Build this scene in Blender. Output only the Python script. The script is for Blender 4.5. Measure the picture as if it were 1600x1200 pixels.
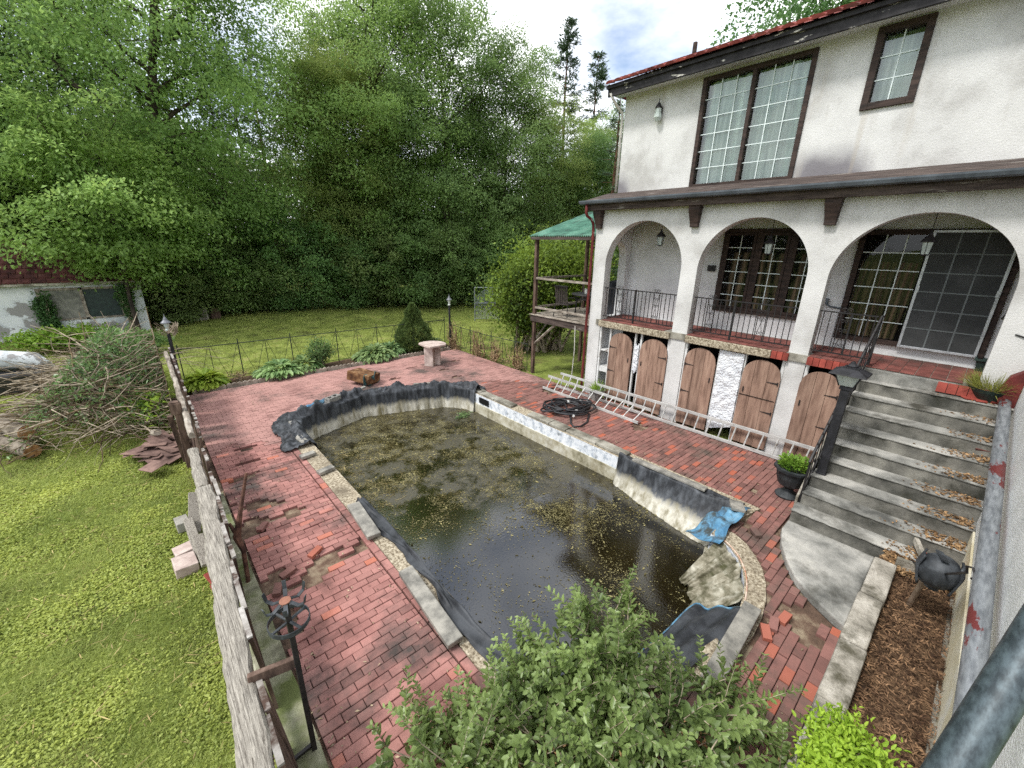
import bpy, math, random
import numpy as np
from mathutils import Vector, Matrix, Euler
R = math.radians
for o in list(bpy.data.objects): bpy.data.objects.remove(o)
SC = bpy.context.scene
COL = SC.collection
# ------------------------------------------------------------------ camera
CAM_H = 4.4
FPX, PITCH, ROLL, YAW = 647.515, 0.325974, 0.0207134, 0.7306254      # solved from the vanishing points
fw = Vector((math.sin(YAW)*math.cos(PITCH), math.cos(YAW)*math.cos(PITCH), -math.sin(PITCH)))
rt = Vector((math.cos(YAW), -math.sin(YAW), 0)); up = rt.cross(fw)
r2 = rt*math.cos(ROLL)+up*math.sin(ROLL); u2 = up*math.cos(ROLL)-rt*math.sin(ROLL)
cam = bpy.data.cameras.new('camera'); camo = bpy.data.objects.new('camera', cam); COL.objects.link(camo)
cam.sensor_width = 36.0; cam.lens = FPX/1600*36; cam.clip_start = 0.04; cam.clip_end = 3000
camo.matrix_world = Matrix(((r2.x, u2.x, -fw.x, 0), (r2.y, u2.y, -fw.y, 0), (r2.z, u2.z, -fw.z, CAM_H), (0, 0, 0, 1)))
SC.camera = camo
# ------------------------------------------------------------------ world, sun, exposure
SUN_EL, SUN_AZ = R(56), R(284)        # azimuth clockwise from +Y
W = bpy.data.worlds.new('World'); SC.world = W; W.use_nodes = True
nt = W.node_tree; nt.nodes.clear()
def wn(t, **k):
    n = nt.nodes.new(t)
    for a, b in k.items(): setattr(n, a, b)
    return n
sky = wn('ShaderNodeTexSky', sky_type='NISHITA', sun_disc=False, sun_elevation=SUN_EL, sun_rotation=SUN_AZ, air_density=1.0, dust_density=1.0, ozone_density=1.0)
tc = wn('ShaderNodeTexCoord')
mp = wn('ShaderNodeMapping'); mp.inputs['Scale'].default_value = (1.0, 1.0, 2.2); mp.inputs['Location'].default_value = (0.35, 0.2, 0.1)
cn = wn('ShaderNodeTexNoise'); cn.inputs['Scale'].default_value = 2.3; cn.inputs['Detail'].default_value = 9; cn.inputs['Roughness'].default_value = 0.55
cr = wn('ShaderNodeValToRGB'); cr.color_ramp.elements[0].position = 0.33; cr.color_ramp.elements[1].position = 0.56
cn2 = wn('ShaderNodeTexNoise'); cn2.inputs['Scale'].default_value = 5.0; cn2.inputs['Detail'].default_value = 6
cr2 = wn('ShaderNodeValToRGB'); cr2.color_ramp.elements[0].color = (7.4, 7.6, 8.0, 1); cr2.color_ramp.elements[1].color = (11.5, 11.6, 11.7, 1)
cr2.color_ramp.elements[0].position = 0.3; cr2.color_ramp.elements[1].position = 0.65
mx = wn('ShaderNodeMix', data_type='RGBA')
bg = wn('ShaderNodeBackground'); bg.inputs["Strength"].default_value = 0.145
wo = wn('ShaderNodeOutputWorld')
L = nt.links.new
L(tc.outputs['Generated'], mp.inputs['Vector']); L(mp.outputs[0], cn.inputs['Vector']); L(mp.outputs[0], cn2.inputs['Vector'])
L(cn.outputs[0], cr.inputs[0]); L(cn2.outputs[0], cr2.inputs[0])
L(cr.outputs[0], mx.inputs[0]); L(sky.outputs[0], mx.inputs[6]); L(cr2.outputs[0], mx.inputs[7])
L(mx.outputs[2], bg.inputs[0]); L(bg.outputs[0], wo.inputs[0])
sun = bpy.data.lights.new('sun', 'SUN'); suno = bpy.data.objects.new('sun', sun); COL.objects.link(suno)
sun.energy = 2.3; sun.angle = R(11); sun.color = (1.0, 0.975, 0.94)
sd = Vector((math.sin(SUN_AZ)*math.cos(SUN_EL), math.cos(SUN_AZ)*math.cos(SUN_EL), math.sin(SUN_EL)))
suno.rotation_euler = sd.to_track_quat('Z', 'Y').to_euler()
SC.view_settings.view_transform = 'Standard'; SC.view_settings.look = 'None'
SC.view_settings.exposure = 0.50; SC.view_settings.gamma = 1.0
SC.cycles.use_denoising = False      # fine foliage and grit stay crisp; the remaining grain reads as sensor noise
SC.cycles.max_bounces = 6; SC.cycles.diffuse_bounces = 3; SC.cycles.glossy_bounces = 3; SC.cycles.transmission_bounces = 4
SC.cycles.transparent_max_bounces = 12; SC.cycles.caustics_reflective = False; SC.cycles.caustics_refractive = False
SC.cycles.sample_clamp_indirect = 4.0
# ------------------------------------------------------------------ helpers
def srgb(r, g, b):
    f = lambda c: (c/12.92 if c <= .04045 else ((c+.055)/1.055)**2.4)
    return (f(r/255), f(g/255), f(b/255), 1)
def mul(c, k): return (c[0]*k, c[1]*k, c[2]*k, 1)
MATS = {}
def mat(name, stops, scale=3.0, detail=5, rough=0.85, bump=0.0, bscale=None, metal=0.0, tint=0.0, coords='Object', stretch=(1, 1, 1),
        spec=0.3, wear=None, wscale=1.3, wr=(0.5, 0.62), rough_n=0.62, dist=0.004, hue=None, wstretch=None, distortion=0.0):
    """noise-driven colour; tint: strength of the per-face brightness attribute; wear: a second colour in patches"""
    m = bpy.data.materials.new(name); m.use_nodes = True; t = m.node_tree; N = t.nodes; l = t.links.new
    b = N['Principled BSDF']; b.inputs['Roughness'].default_value = rough; b.inputs['Metallic'].default_value = metal
    b.inputs['Specular IOR Level'].default_value = spec
    co = N.new('ShaderNodeTexCoord'); ma = N.new('ShaderNodeMapping'); ma.inputs['Scale'].default_value = stretch
    l(co.outputs[coords], ma.inputs[0])
    no = N.new('ShaderNodeTexNoise'); no.inputs['Scale'].default_value = scale; no.inputs['Detail'].default_value = detail; no.inputs['Roughness'].default_value = rough_n
    no.inputs['Distortion'].default_value = distortion
    l(ma.outputs[0], no.inputs['Vector'])
    ra = N.new('ShaderNodeValToRGB'); e = ra.color_ramp.elements
    if len(stops) == 1: stops = [(0.3, mul(stops[0][1], .9)), (0.7, mul(stops[0][1], 1.1))]
    stops = [(.5+(p-.5)*.62, c) for p, c in stops]      # noise stays near one half: spread the colours over what it really covers
    e[0].position, e[0].color = stops[0]; e[1].position, e[1].color = stops[-1]
    for p, c in stops[1:-1]: q = e.new(p); q.color = c
    l(no.outputs[0], ra.inputs[0]); out = ra.outputs[0]
    if wear:
        w = N.new('ShaderNodeTexNoise'); w.inputs['Scale'].default_value = wscale; w.inputs['Detail'].default_value = 8; w.inputs['Roughness'].default_value = .65
        wm = N.new('ShaderNodeMapping'); wm.inputs['Scale'].default_value = wstretch or stretch; wm.inputs['Location'].default_value = (3.1, 7.7, 1.3)
        l(co.outputs[coords], wm.inputs[0]); l(wm.outputs[0], w.inputs['Vector'])
        wrp = N.new('ShaderNodeValToRGB'); wrp.color_ramp.elements[0].position = wr[0]; wrp.color_ramp.elements[1].position = wr[1]
        l(w.outputs[0], wrp.inputs[0])
        mw = N.new('ShaderNodeMix'); mw.data_type = 'RGBA'; l(wrp.outputs[0], mw.inputs[0]); l(out, mw.inputs[6]); mw.inputs[7].default_value = wear; out = mw.outputs[2]
    if tint:
        at = N.new('ShaderNodeAttribute'); at.attribute_name = 'tint'
        mr = N.new('ShaderNodeMapRange'); mr.inputs[3].default_value = 1-tint; mr.inputs[4].default_value = 1+tint
        l(at.outputs['Fac'], mr.inputs[0])
        mm = N.new('ShaderNodeMix'); mm.data_type = 'RGBA'; mm.blend_type = 'MULTIPLY'; mm.inputs[0].default_value = 1
        l(out, mm.inputs[6]); l(mr.outputs[0], mm.inputs[7]); out = mm.outputs[2]
        if hue:
            mh = N.new('ShaderNodeMix'); mh.data_type = 'RGBA'
            mr2 = N.new('ShaderNodeMapRange'); mr2.inputs[1].default_value = hue[0]; mr2.inputs[2].default_value = hue[1]
            l(at.outputs['Fac'], mr2.inputs[0]); l(mr2.outputs[0], mh.inputs[0]); l(out, mh.inputs[6]); mh.inputs[7].default_value = hue[2]; out = mh.outputs[2]
    l(out, b.inputs['Base Color'])
    if bump:
        bn = N.new('ShaderNodeTexNoise'); bn.inputs['Scale'].default_value = bscale or scale*4; bn.inputs['Detail'].default_value = 4
        l(ma.outputs[0], bn.inputs['Vector'])
        bp = N.new('ShaderNodeBump'); bp.inputs['Strength'].default_value = bump; bp.inputs['Distance'].default_value = dist
        l(bn.outputs[0], bp.inputs['Height']); l(bp.outputs[0], b.inputs['Normal'])
    MATS[name] = m; return m
def leaf_mat(name, lo, hi, trans=0.35, rough=0.55, spec=0.25, clump=0.35):
    m = bpy.data.materials.new(name); m.use_nodes = True; t = m.node_tree; N = t.nodes; l = t.links.new
    b = N['Principled BSDF']; b.inputs['Roughness'].default_value = rough; b.inputs['Specular IOR Level'].default_value = spec
    at = N.new('ShaderNodeAttribute'); at.attribute_name = 'tint'
    co = N.new('ShaderNodeTexCoord'); no = N.new('ShaderNodeTexNoise'); no.inputs['Scale'].default_value = clump; no.inputs['Detail'].default_value = 3
    l(co.outputs['Object'], no.inputs['Vector'])
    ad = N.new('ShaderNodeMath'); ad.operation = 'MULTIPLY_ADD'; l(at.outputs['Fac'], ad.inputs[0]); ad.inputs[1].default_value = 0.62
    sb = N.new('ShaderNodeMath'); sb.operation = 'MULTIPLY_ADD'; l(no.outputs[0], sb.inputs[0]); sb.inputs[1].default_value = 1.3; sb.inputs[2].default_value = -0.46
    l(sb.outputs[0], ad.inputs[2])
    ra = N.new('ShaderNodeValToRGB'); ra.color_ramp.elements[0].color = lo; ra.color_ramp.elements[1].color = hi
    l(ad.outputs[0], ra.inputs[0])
    oi = N.new('ShaderNodeObjectInfo'); hv = N.new('ShaderNodeHueSaturation')      # every plant a little different in hue and depth
    r1 = N.new('ShaderNodeMapRange'); r1.inputs[3].default_value = .478; r1.inputs[4].default_value = .522; l(oi.outputs['Random'], r1.inputs[0]); l(r1.outputs[0], hv.inputs['Hue'])
    r3 = N.new('ShaderNodeMath'); r3.operation = 'FRACT'; r4 = N.new('ShaderNodeMath'); r4.operation = 'MULTIPLY'; r4.inputs[1].default_value = 7.31; l(oi.outputs['Random'], r4.inputs[0]); l(r4.outputs[0], r3.inputs[0])
    r5 = N.new('ShaderNodeMapRange'); r5.inputs[3].default_value = .80; r5.inputs[4].default_value = 1.22; l(r3.outputs[0], r5.inputs[0]); l(r5.outputs[0], hv.inputs['Value']); l(ra.outputs[0], hv.inputs['Color']); l(hv.outputs[0], b.inputs['Base Color'])
    tr = N.new('ShaderNodeBsdfTranslucent'); hs = N.new('ShaderNodeHueSaturation'); hs.inputs['Value'].default_value = 1.5; hs.inputs['Hue'].default_value = 0.485
    l(hv.outputs[0], hs.inputs['Color']); l(hs.outputs[0], tr.inputs[0])
    ms = N.new('ShaderNodeMixShader'); ms.inputs[0].default_value = trans
    l(b.outputs[0], ms.inputs[1]); l(tr.outputs[0], ms.inputs[2]); l(ms.outputs[0], N['Material Output'].inputs[0])
    MATS[name] = m; return m
def glass_mat(name, tintc, refl=1.0):
    m = bpy.data.materials.new(name); m.use_nodes = True; t = m.node_tree; N = t.nodes; l = t.links.new; N.clear()
    o = N.new('ShaderNodeOutputMaterial'); tr = N.new('ShaderNodeBsdfTransparent'); tr.inputs[0].default_value = tintc
    gl = N.new('ShaderNodeBsdfGlossy'); gl.inputs['Roughness'].default_value = 0.02; gl.inputs[0].default_value = (.9, .93, .95, 1)
    no = N.new('ShaderNodeTexNoise'); no.inputs['Scale'].default_value = 1.6; co = N.new('ShaderNodeTexCoord'); l(co.outputs['Object'], no.inputs['Vector'])
    bp = N.new('ShaderNodeBump'); bp.inputs['Strength'].default_value = .06; bp.inputs['Distance'].default_value = .05; l(no.outputs[0], bp.inputs['Height']); l(bp.outputs[0], gl.inputs['Normal'])
    fr = N.new('ShaderNodeFresnel'); fr.inputs[0].default_value = 1.52
    mu = N.new('ShaderNodeMath'); mu.operation = 'MULTIPLY'; mu.use_clamp = True; mu.inputs[1].default_value = refl; l(fr.outputs[0], mu.inputs[0])
    ms = N.new('ShaderNodeMixShader'); l(mu.outputs[0], ms.inputs[0]); l(tr.outputs[0], ms.inputs[1]); l(gl.outputs[0], ms.inputs[2]); l(ms.outputs[0], o.inputs[0])
    MATS[name] = m; return m

RNG = random.Random(7)
class MB:
    """collects shapes; build() makes ONE mesh object"""
    def __init__(s): s.v = []; s.f = []; s.t = []
    def add(s, vs, fs, tint=.5):
        k = len(s.v); s.v += [tuple(p) for p in vs]; s.f += [tuple(i+k for i in f) for f in fs]; s.t += [tint]*len(fs); return s
    def box(s, a, b, tint=.5):
        x0, y0, z0 = a; x1, y1, z1 = b
        if x0 > x1: x0, x1 = x1, x0
        if y0 > y1: y0, y1 = y1, y0
        if z0 > z1: z0, z1 = z1, z0
        return s.add([(x0,y0,z0),(x1,y0,z0),(x1,y1,z0),(x0,y1,z0),(x0,y0,z1),(x1,y0,z1),(x1,y1,z1),(x0,y1,z1)],
            [(0,3,2,1),(4,5,6,7),(0,1,5,4),(1,2,6,5),(2,3,7,6),(3,0,4,7)], tint)
    def obox(s, c, size, rot=(0,0,0), tint=.5):
        m = Euler(rot).to_matrix(); c = Vector(c); h = [d/2 for d in size]
        P = [c+m@Vector((sx*h[0], sy*h[1], sz*h[2])) for sx,sy,sz in ((-1,-1,-1),(1,-1,-1),(1,1,-1),(-1,1,-1),(-1,-1,1),(1,-1,1),(1,1,1),(-1,1,1))]
        return s.add(P, [(0,3,2,1),(4,5,6,7),(0,1,5,4),(1,2,6,5),(2,3,7,6),(3,0,4,7)], tint)
    def chamfer(s, a, b, c=.006, tint=.5, jig=0):
        """box with chamfered top edges, open below: for pavers"""
        x0,y0,z0 = a; x1,y1,z1 = b; j = lambda: RNG.uniform(-jig, jig)
        P = [(x0,y0,z0),(x1,y0,z0),(x1,y1,z0),(x0,y1,z0),(x0,y0,z1-c),(x1,y0,z1-c),(x1,y1,z1-c),(x0,y1,z1-c),
             (x0+c,y0+c,z1+j()),(x1-c,y0+c,z1+j()),(x1-c,y1-c,z1+j()),(x0+c,y1-c,z1+j())]
        F = [(8,9,10,11)]+[(i,(i+1)%4,4+(i+1)%4,4+i) for i in range(4)]+[(4+i,4+(i+1)%4,8+(i+1)%4,8+i) for i in range(4)]
        return s.add(P, F, tint)
    def tube(s, pts, r, n=8, caps=True, tint=.5):
        pts = [Vector(p) for p in pts]; m = len(pts); rs = r if isinstance(r, (list, tuple)) else [r]*m
        up = Vector((0,0,1)); rings = []; pu = None
        for i, p in enumerate(pts):
            d = (pts[min(i+1,m-1)]-pts[max(i-1,0)])
            d = d.normalized() if d.length > 1e-9 else Vector((0,0,1))
            if pu is None:
                a = d.orthogonal().normalized() if abs(d.z) > .95 else d.cross(up).normalized()
            else:
                a = (pu - d*pu.dot(d)); a = a.normalized() if a.length > 1e-6 else d.orthogonal().normalized()
            pu = a; b = d.cross(a)
            rings.append([p+(a*math.cos(2*math.pi*k/n)+b*math.sin(2*math.pi*k/n))*rs[i] for k in range(n)])
        V = [q for rg in rings for q in rg]; F = []
        for i in range(m-1):
            for k in range(n): F.append((i*n+k, i*n+(k+1)%n, (i+1)*n+(k+1)%n, (i+1)*n+k))
        if caps: F.append(tuple(range(n-1,-1,-1))); F.append(tuple((m-1)*n+k for k in range(n)))
        return s.add(V, F, tint)
    def lathe(s, prof, n=20, c=(0,0,0), axis=None, tint=.5, cap=True, rib=0):
        V = []; F = []; m = len(prof)
        for (r, z) in prof:
            for k in range(n):
                a = 2*math.pi*k/n; rr = r*(1+(rib if k % 2 else 0))
                V.append((c[0]+rr*math.cos(a), c[1]+rr*math.sin(a), c[2]+z))
        for i in range(m-1):
            for k in range(n): F.append((i*n+k, i*n+(k+1)%n, (i+1)*n+(k+1)%n, (i+1)*n+k))
        if cap: F.append(tuple(range(n-1,-1,-1))); F.append(tuple((m-1)*n+k for k in range(n)))
        return s.add(V, F, tint)
    def prism(s, poly, z0, z1, tint=.5, axis='z'):
        n = len(poly); g = {'z': lambda p, z: (p[0], p[1], z), 'x': lambda p, z: (z, p[0], p[1]), 'y': lambda p, z: (p[0], z, p[1])}[axis]
        V = [g(p, z0) for p in poly]+[g(p, z1) for p in poly]
        F = [tuple(range(n-1,-1,-1)), tuple(range(n, 2*n))]+[(i, (i+1)%n, n+(i+1)%n, n+i) for i in range(n)]
        return s.add(V, F, tint)
    def grid(s, fn, nu, nv, tint=.5, double=False):
        V = [fn(i/nu, j/nv) for j in range(nv+1) for i in range(nu+1)]
        F = [(j*(nu+1)+i, j*(nu+1)+i+1, (j+1)*(nu+1)+i+1, (j+1)*(nu+1)+i) for j in range(nv) for i in range(nu)]
        return s.add(V, F, tint)
    def build(s, name, m, parent=None, smooth=False, bevel=0, solid=0):
        me = bpy.data.meshes.new(name); me.from_pydata(s.v, [], s.f)
        a = me.attributes.new('tint', 'FLOAT', 'FACE'); a.data.foreach_set('value', s.t)
        if smooth: me.polygons.foreach_set('use_smooth', [True]*len(me.polygons))
        o = link(name, me, m, parent)
        if smooth == 'auto' or smooth == 2:
            pass
        if solid: md = o.modifiers.new('solid', 'SOLIDIFY'); md.thickness = solid; md.offset = 0
        if bevel: md = o.modifiers.new('bevel', 'BEVEL'); md.width = bevel; md.segments = 2; md.limit_method = 'ANGLE'; md.angle_limit = R(50)
        return o
def link(name, me, m, parent=None):
    o = bpy.data.objects.new(name, me); COL.objects.link(o)
    if m: 
        if me.materials: pass
        else: me.materials.append(MATS[m] if isinstance(m, str) else m)
    if parent is not None:
        o.parent = parent
        if parent.type == 'EMPTY' and not parent.get('_local'): o.matrix_parent_inverse = Matrix.Translation(-Vector(parent.location))
    return o
def tag(o, label=None, cat=None, group=None, kind=None):
    if label: o['label'] = label
    if cat: o['category'] = cat
    if group: o['group'] = group
    if kind: o['kind'] = kind
    return o
def root(name, loc, label, cat, group=None, local=False, rot=0):
    """Empty at a thing's base; parts are built in world space unless local"""
    o = bpy.data.objects.new(name, None); COL.objects.link(o); o.location = loc; o.empty_display_size = .2
    if local: o['_local'] = 1; o.rotation_euler[2] = rot
    return tag(o, label, cat, group)
def copy_tree(o, parent=None):
    c = o.copy(); COL.objects.link(c); c.parent = parent
    for ch in list(o.children): copy_tree(ch, c)
    return c
def npmesh(name, V, F, tint, m, parent=None, smooth=False):
    """V (n,3), F (k,4 or 3), tint (k,)"""
    V = np.asarray(V, np.float32); F = np.asarray(F, np.int32); k, w = F.shape
    me = bpy.data.meshes.new(name); me.vertices.add(len(V)); me.vertices.foreach_set('co', V.ravel())
    me.loops.add(k*w); me.loops.foreach_set('vertex_index', F.ravel())
    me.polygons.add(k); me.polygons.foreach_set('loop_start', np.arange(0, k*w, w, dtype=np.int32))
    try: me.polygons.foreach_set('loop_total', np.full(k, w, np.int32))
    except Exception: pass
    me.update(calc_edges=True)
    a = me.attributes.new('tint', 'FLOAT', 'FACE'); a.data.foreach_set('value', np.asarray(tint, np.float32))
    if smooth: me.polygons.foreach_set('use_smooth', np.ones(k, bool))
    return link(name, me, m, parent)
def leaves(c, nrm, dirs, ln, wd, fold=.25, six=False):
    """leaf blades as quads: c (n,3) bases, nrm approx normals, dirs approx directions"""
    n = len(c); d = dirs/np.linalg.norm(dirs, axis=1, keepdims=True)
    s = np.cross(d, nrm); s /= (np.linalg.norm(s, axis=1, keepdims=True)+1e-9); u = np.cross(s, d)
    ln = np.broadcast_to(ln, n)[:, None]; wd = np.broadcast_to(wd, n)[:, None]
    if not six:
        V = np.stack([c, c+d*ln*.5+s*wd*.5+u*wd*fold, c+d*ln, c+d*ln*.5-s*wd*.5+u*wd*fold], 1).reshape(-1, 3)
        F = np.arange(4*n).reshape(n, 4); return V, F
    V = np.stack([c, c+d*ln*.3+s*wd*.46+u*wd*fold, c+d*ln*.72+s*wd*.36+u*wd*fold*.7, c+d*ln-u*ln*.06, c+d*ln*.72-s*wd*.36+u*wd*fold*.7, c+d*ln*.3-s*wd*.46+u*wd*fold], 1).reshape(-1, 3)
    b = np.arange(n)[:, None]*6
    F = np.concatenate([b+np.array([0, 1, 2, 3]), b+np.array([0, 3, 4, 5])], 1).reshape(-1, 4); return V, F
def unit(rs, n):
    v = rs.normal(size=(n, 3)); return v/np.linalg.norm(v, axis=1, keepdims=True)
def vnoise(x, y, s, seed=0, octaves=3):
    """lattice value noise, about -1..1, for arrays"""
    rs = np.random.RandomState(seed); out = 0; amp = 1; tot = 0
    for o in range(octaves):
        T = rs.uniform(-1, 1, (64, 64)); u = x*s*2**o+rs.uniform(0, 50); v = y*s*2**o+rs.uniform(0, 50)
        i = np.floor(u).astype(int); j = np.floor(v).astype(int); f = u-i; g = v-j; f = f*f*(3-2*f); g = g*g*(3-2*g)
        a = T[i%64, j%64]; b = T[(i+1)%64, j%64]; c = T[i%64, (j+1)%64]; d = T[(i+1)%64, (j+1)%64]
        out = out+amp*((a*(1-f)+b*f)*(1-g)+(c*(1-f)+d*f)*g); tot += amp; amp *= .55
    return out/tot*1.7
def hnoise(x, y, s=1.0, seed=0):
    """cheap smooth value noise for displacement"""
    x = x*s+seed*17.3; y = y*s+seed*9.1
    return (math.sin(x*1.3+1.7*math.sin(y*.7+seed))+math.sin(y*1.7+1.3*math.sin(x*.9+2*seed))+.5*math.sin(2.9*x+3.3*y+seed))/2.5
# ------------------------------------------------------------------ materials of the setting
mat('lawn', [(.25, srgb(76,80,38)), (.45, srgb(110,122,54)), (.6, srgb(132,144,68)), (.8, srgb(148,144,90))], scale=1.1, detail=9, rough=.95, bump=.9, bscale=34, dist=.05, wear=srgb(112,100,66), wscale=.7, wr=(.60,.74))
mat('soil', [(.3, srgb(58,44,34)), (.7, srgb(98,78,60))], scale=9, detail=8, rough=1, bump=.8, bscale=45, dist=.03)
mat('mortar_bed', [(.25, srgb(62,50,42)), (.5, srgb(104,84,70)), (.75, srgb(150,136,114))], scale=3.2, detail=8, rough=1, bump=.7, bscale=40, dist=.02)
mat('brick', [(.22, srgb(112,79,73)), (.42, srgb(152,107,100)), (.58, srgb(165,119,111)), (.8, srgb(132,94,88))], scale=1.5, detail=9, rough=.9, bump=.35, bscale=60, dist=.004, tint=.34, hue=(.86,1.0,srgb(176,106,84)), wear=srgb(78,70,66), wscale=.85, wr=(.50,.66))
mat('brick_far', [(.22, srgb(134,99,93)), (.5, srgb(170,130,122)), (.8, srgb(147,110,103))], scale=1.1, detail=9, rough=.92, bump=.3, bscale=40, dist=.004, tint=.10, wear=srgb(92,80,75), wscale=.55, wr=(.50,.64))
mat('brick_red', [(.22, srgb(106,78,72)), (.5, srgb(138,98,90)), (.8, srgb(120,88,81))], scale=1.7, detail=9, rough=.9, bump=.35, bscale=60, dist=.004, tint=.34, hue=(.84,1.0,srgb(168,94,72)), wear=srgb(92,80,72), wscale=1.1, wr=(.50,.68))
mat('concrete', [(.25, srgb(86,82,72)), (.5, srgb(140,136,124)), (.75, srgb(176,172,160))], scale=2.4, detail=10, rough=.93, bump=.5, bscale=55, dist=.008)
mat('aggregate', [(.3, srgb(104,92,74)), (.5, srgb(164,152,130)), (.7, srgb(196,186,164))], scale=26, detail=6, rough=.95, bump=.9, bscale=60, dist=.015, wear=srgb(110,100,84), wscale=1.6, wr=(.5,.7))
mat('mossy_concrete', [(.25, srgb(96,94,78)), (.5, srgb(140,138,116)), (.75, srgb(172,170,148))], scale=3, detail=10, rough=.95, bump=.6, bscale=60, dist=.01, wear=srgb(92,100,58), wscale=1.6, wr=(.45,.62))
mat('pool_wall', [(.25, srgb(128,122,98)), (.5, srgb(184,178,156)), (.8, srgb(214,212,200))], scale=3, detail=9, rough=.7, bump=.2, wear=srgb(124,112,78), wscale=1.3, wr=(.55,.75))
mat('pool_band', [(.3, srgb(178,186,196)), (.5, srgb(222,226,230)), (.75, srgb(236,238,240))], scale=9, detail=9, rough=.6, bump=.3, wear=srgb(140,146,150), wscale=6, wr=(.56,.68))
mat('slate_grey', [(.3, srgb(112,110,104)), (.7, srgb(164,160,150))], scale=5, detail=9, rough=.9, bump=.4, bscale=50, dist=.006, tint=.15)

def mk_water():
    m = bpy.data.materials.new('water'); m.use_nodes = True; t = m.node_tree; N = t.nodes; l = t.links.new
    b = N['Principled BSDF']; b.inputs['Roughness'].default_value = .045; b.inputs['IOR'].default_value = 1.7; b.inputs['Specular IOR Level'].default_value = 1.0
    co = N.new('ShaderNodeTexCoord'); no = N.new('ShaderNodeTexNoise'); no.inputs['Scale'].default_value = .9; no.inputs['Detail'].default_value = 8
    l(co.outputs['Object'], no.inputs['Vector'])
    ra = N.new('ShaderNodeValToRGB'); e = ra.color_ramp.elements
    e[0].position, e[0].color = .3, srgb(13,12,6); e[1].position, e[1].color = .75, srgb(38,33,16)
    l(no.outputs[0], ra.inputs[0]); l(ra.outputs[0], b.inputs['Base Color'])
    # floating scum roughens the surface in patches
    n2 = N.new('ShaderNodeTexNoise'); n2.inputs['Scale'].default_value = 30; n2.inputs['Detail'].default_value = 5; l(co.outputs['Object'], n2.inputs['Vector'])
    bp = N.new('ShaderNodeBump'); bp.inputs['Strength'].default_value = .05; bp.inputs['Distance'].default_value = .02; l(n2.outputs[0], bp.inputs['Height']); l(bp.outputs[0], b.inputs['Normal'])
    # matted scum: dull olive film in drifts, thick at the far and right side
    n3 = N.new('ShaderNodeTexNoise'); n3.inputs['Scale'].default_value = 1.5; n3.inputs['Detail'].default_value = 12; n3.inputs['Roughness'].default_value = .72; l(co.outputs['Object'], n3.inputs['Vector'])
    sx = N.new('ShaderNodeSeparateXYZ'); l(co.outputs['Object'], sx.inputs[0])
    g = N.new('ShaderNodeMath'); g.operation = 'MULTIPLY_ADD'; l(sx.outputs[0], g.inputs[0]); g.inputs[1].default_value = .55; l(sx.outputs[1], g.inputs[2])
    gr = N.new('ShaderNodeMapRange'); gr.inputs[1].default_value = 6.6; gr.inputs[2].default_value = 8.8; gr.inputs[3].default_value = -.26; gr.inputs[4].default_value = .06; l(g.outputs[0], gr.inputs[0])
    s3 = N.new('ShaderNodeMath'); s3.operation = 'ADD'; l(n3.outputs[0], s3.inputs[0]); l(gr.outputs[0], s3.inputs[1])
    mk = N.new('ShaderNodeMapRange'); mk.inputs[1].default_value = .47; mk.inputs[2].default_value = .60; mk.inputs[4].default_value = .62; l(s3.outputs[0], mk.inputs[0])
    mc = N.new('ShaderNodeMix'); mc.data_type = 'RGBA'; l(mk.outputs[0], mc.inputs[0]); l(ra.outputs[0], mc.inputs[6]); mc.inputs[7].default_value = srgb(66,59,29); l(mc.outputs[2], b.inputs['Base Color'])
    mr = N.new('ShaderNodeMapRange'); mr.inputs[3].default_value = .035; mr.inputs[4].default_value = .75; l(mk.outputs[0], mr.inputs[0]); l(mr.outputs[0], b.inputs['Roughness'])
    MATS['water'] = m
mk_water()

# ------------------------------------------------------------------ outlines (metres; X towards the house, Y away along it)
def ell(cx, cy, rx, ry, a0, a1, n): return [(cx+rx*math.cos(a0+(a1-a0)*i/n), cy+ry*math.sin(a0+(a1-a0)*i/n)) for i in range(n+1)]
POOL_I = [(2.3,2.0)]+ell(4.7,2.0,1.5,.92,math.pi,2*math.pi,16)+[(7.2,2.0),(7.2,10.1),(6.7,10.75),(5.75,11.1),(4.35,11.55),(3.3,11.2),(2.5,10.9),(2.3,10.3)]
POOL_O = [(1.97,1.72)]+ell(4.7,1.95,1.82,1.12,math.pi,2*math.pi,16)+[(7.56,1.72),(7.56,10.28),(6.95,11.05),(5.85,11.45),(4.35,11.92),(3.2,11.55),(2.2,11.25),(1.97,10.4)]
SLAB = [(7.5,1.27),(7.15,1.27),(6.75,1.16),(6.4,.99),(6.1,.80),(5.9,.58),(5.72,.3),(5.62,.13),(7.5,.13)]
def inside(p, poly):
    x, y = p; c = False; n = len(poly)
    for i in range(n):
        x0, y0 = poly[i]; x1, y1 = poly[i-1]
        if (y0 > y) != (y1 > y) and x < (x1-x0)*(y-y0)/(y1-y0)+x0: c = not c
    return c
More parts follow.
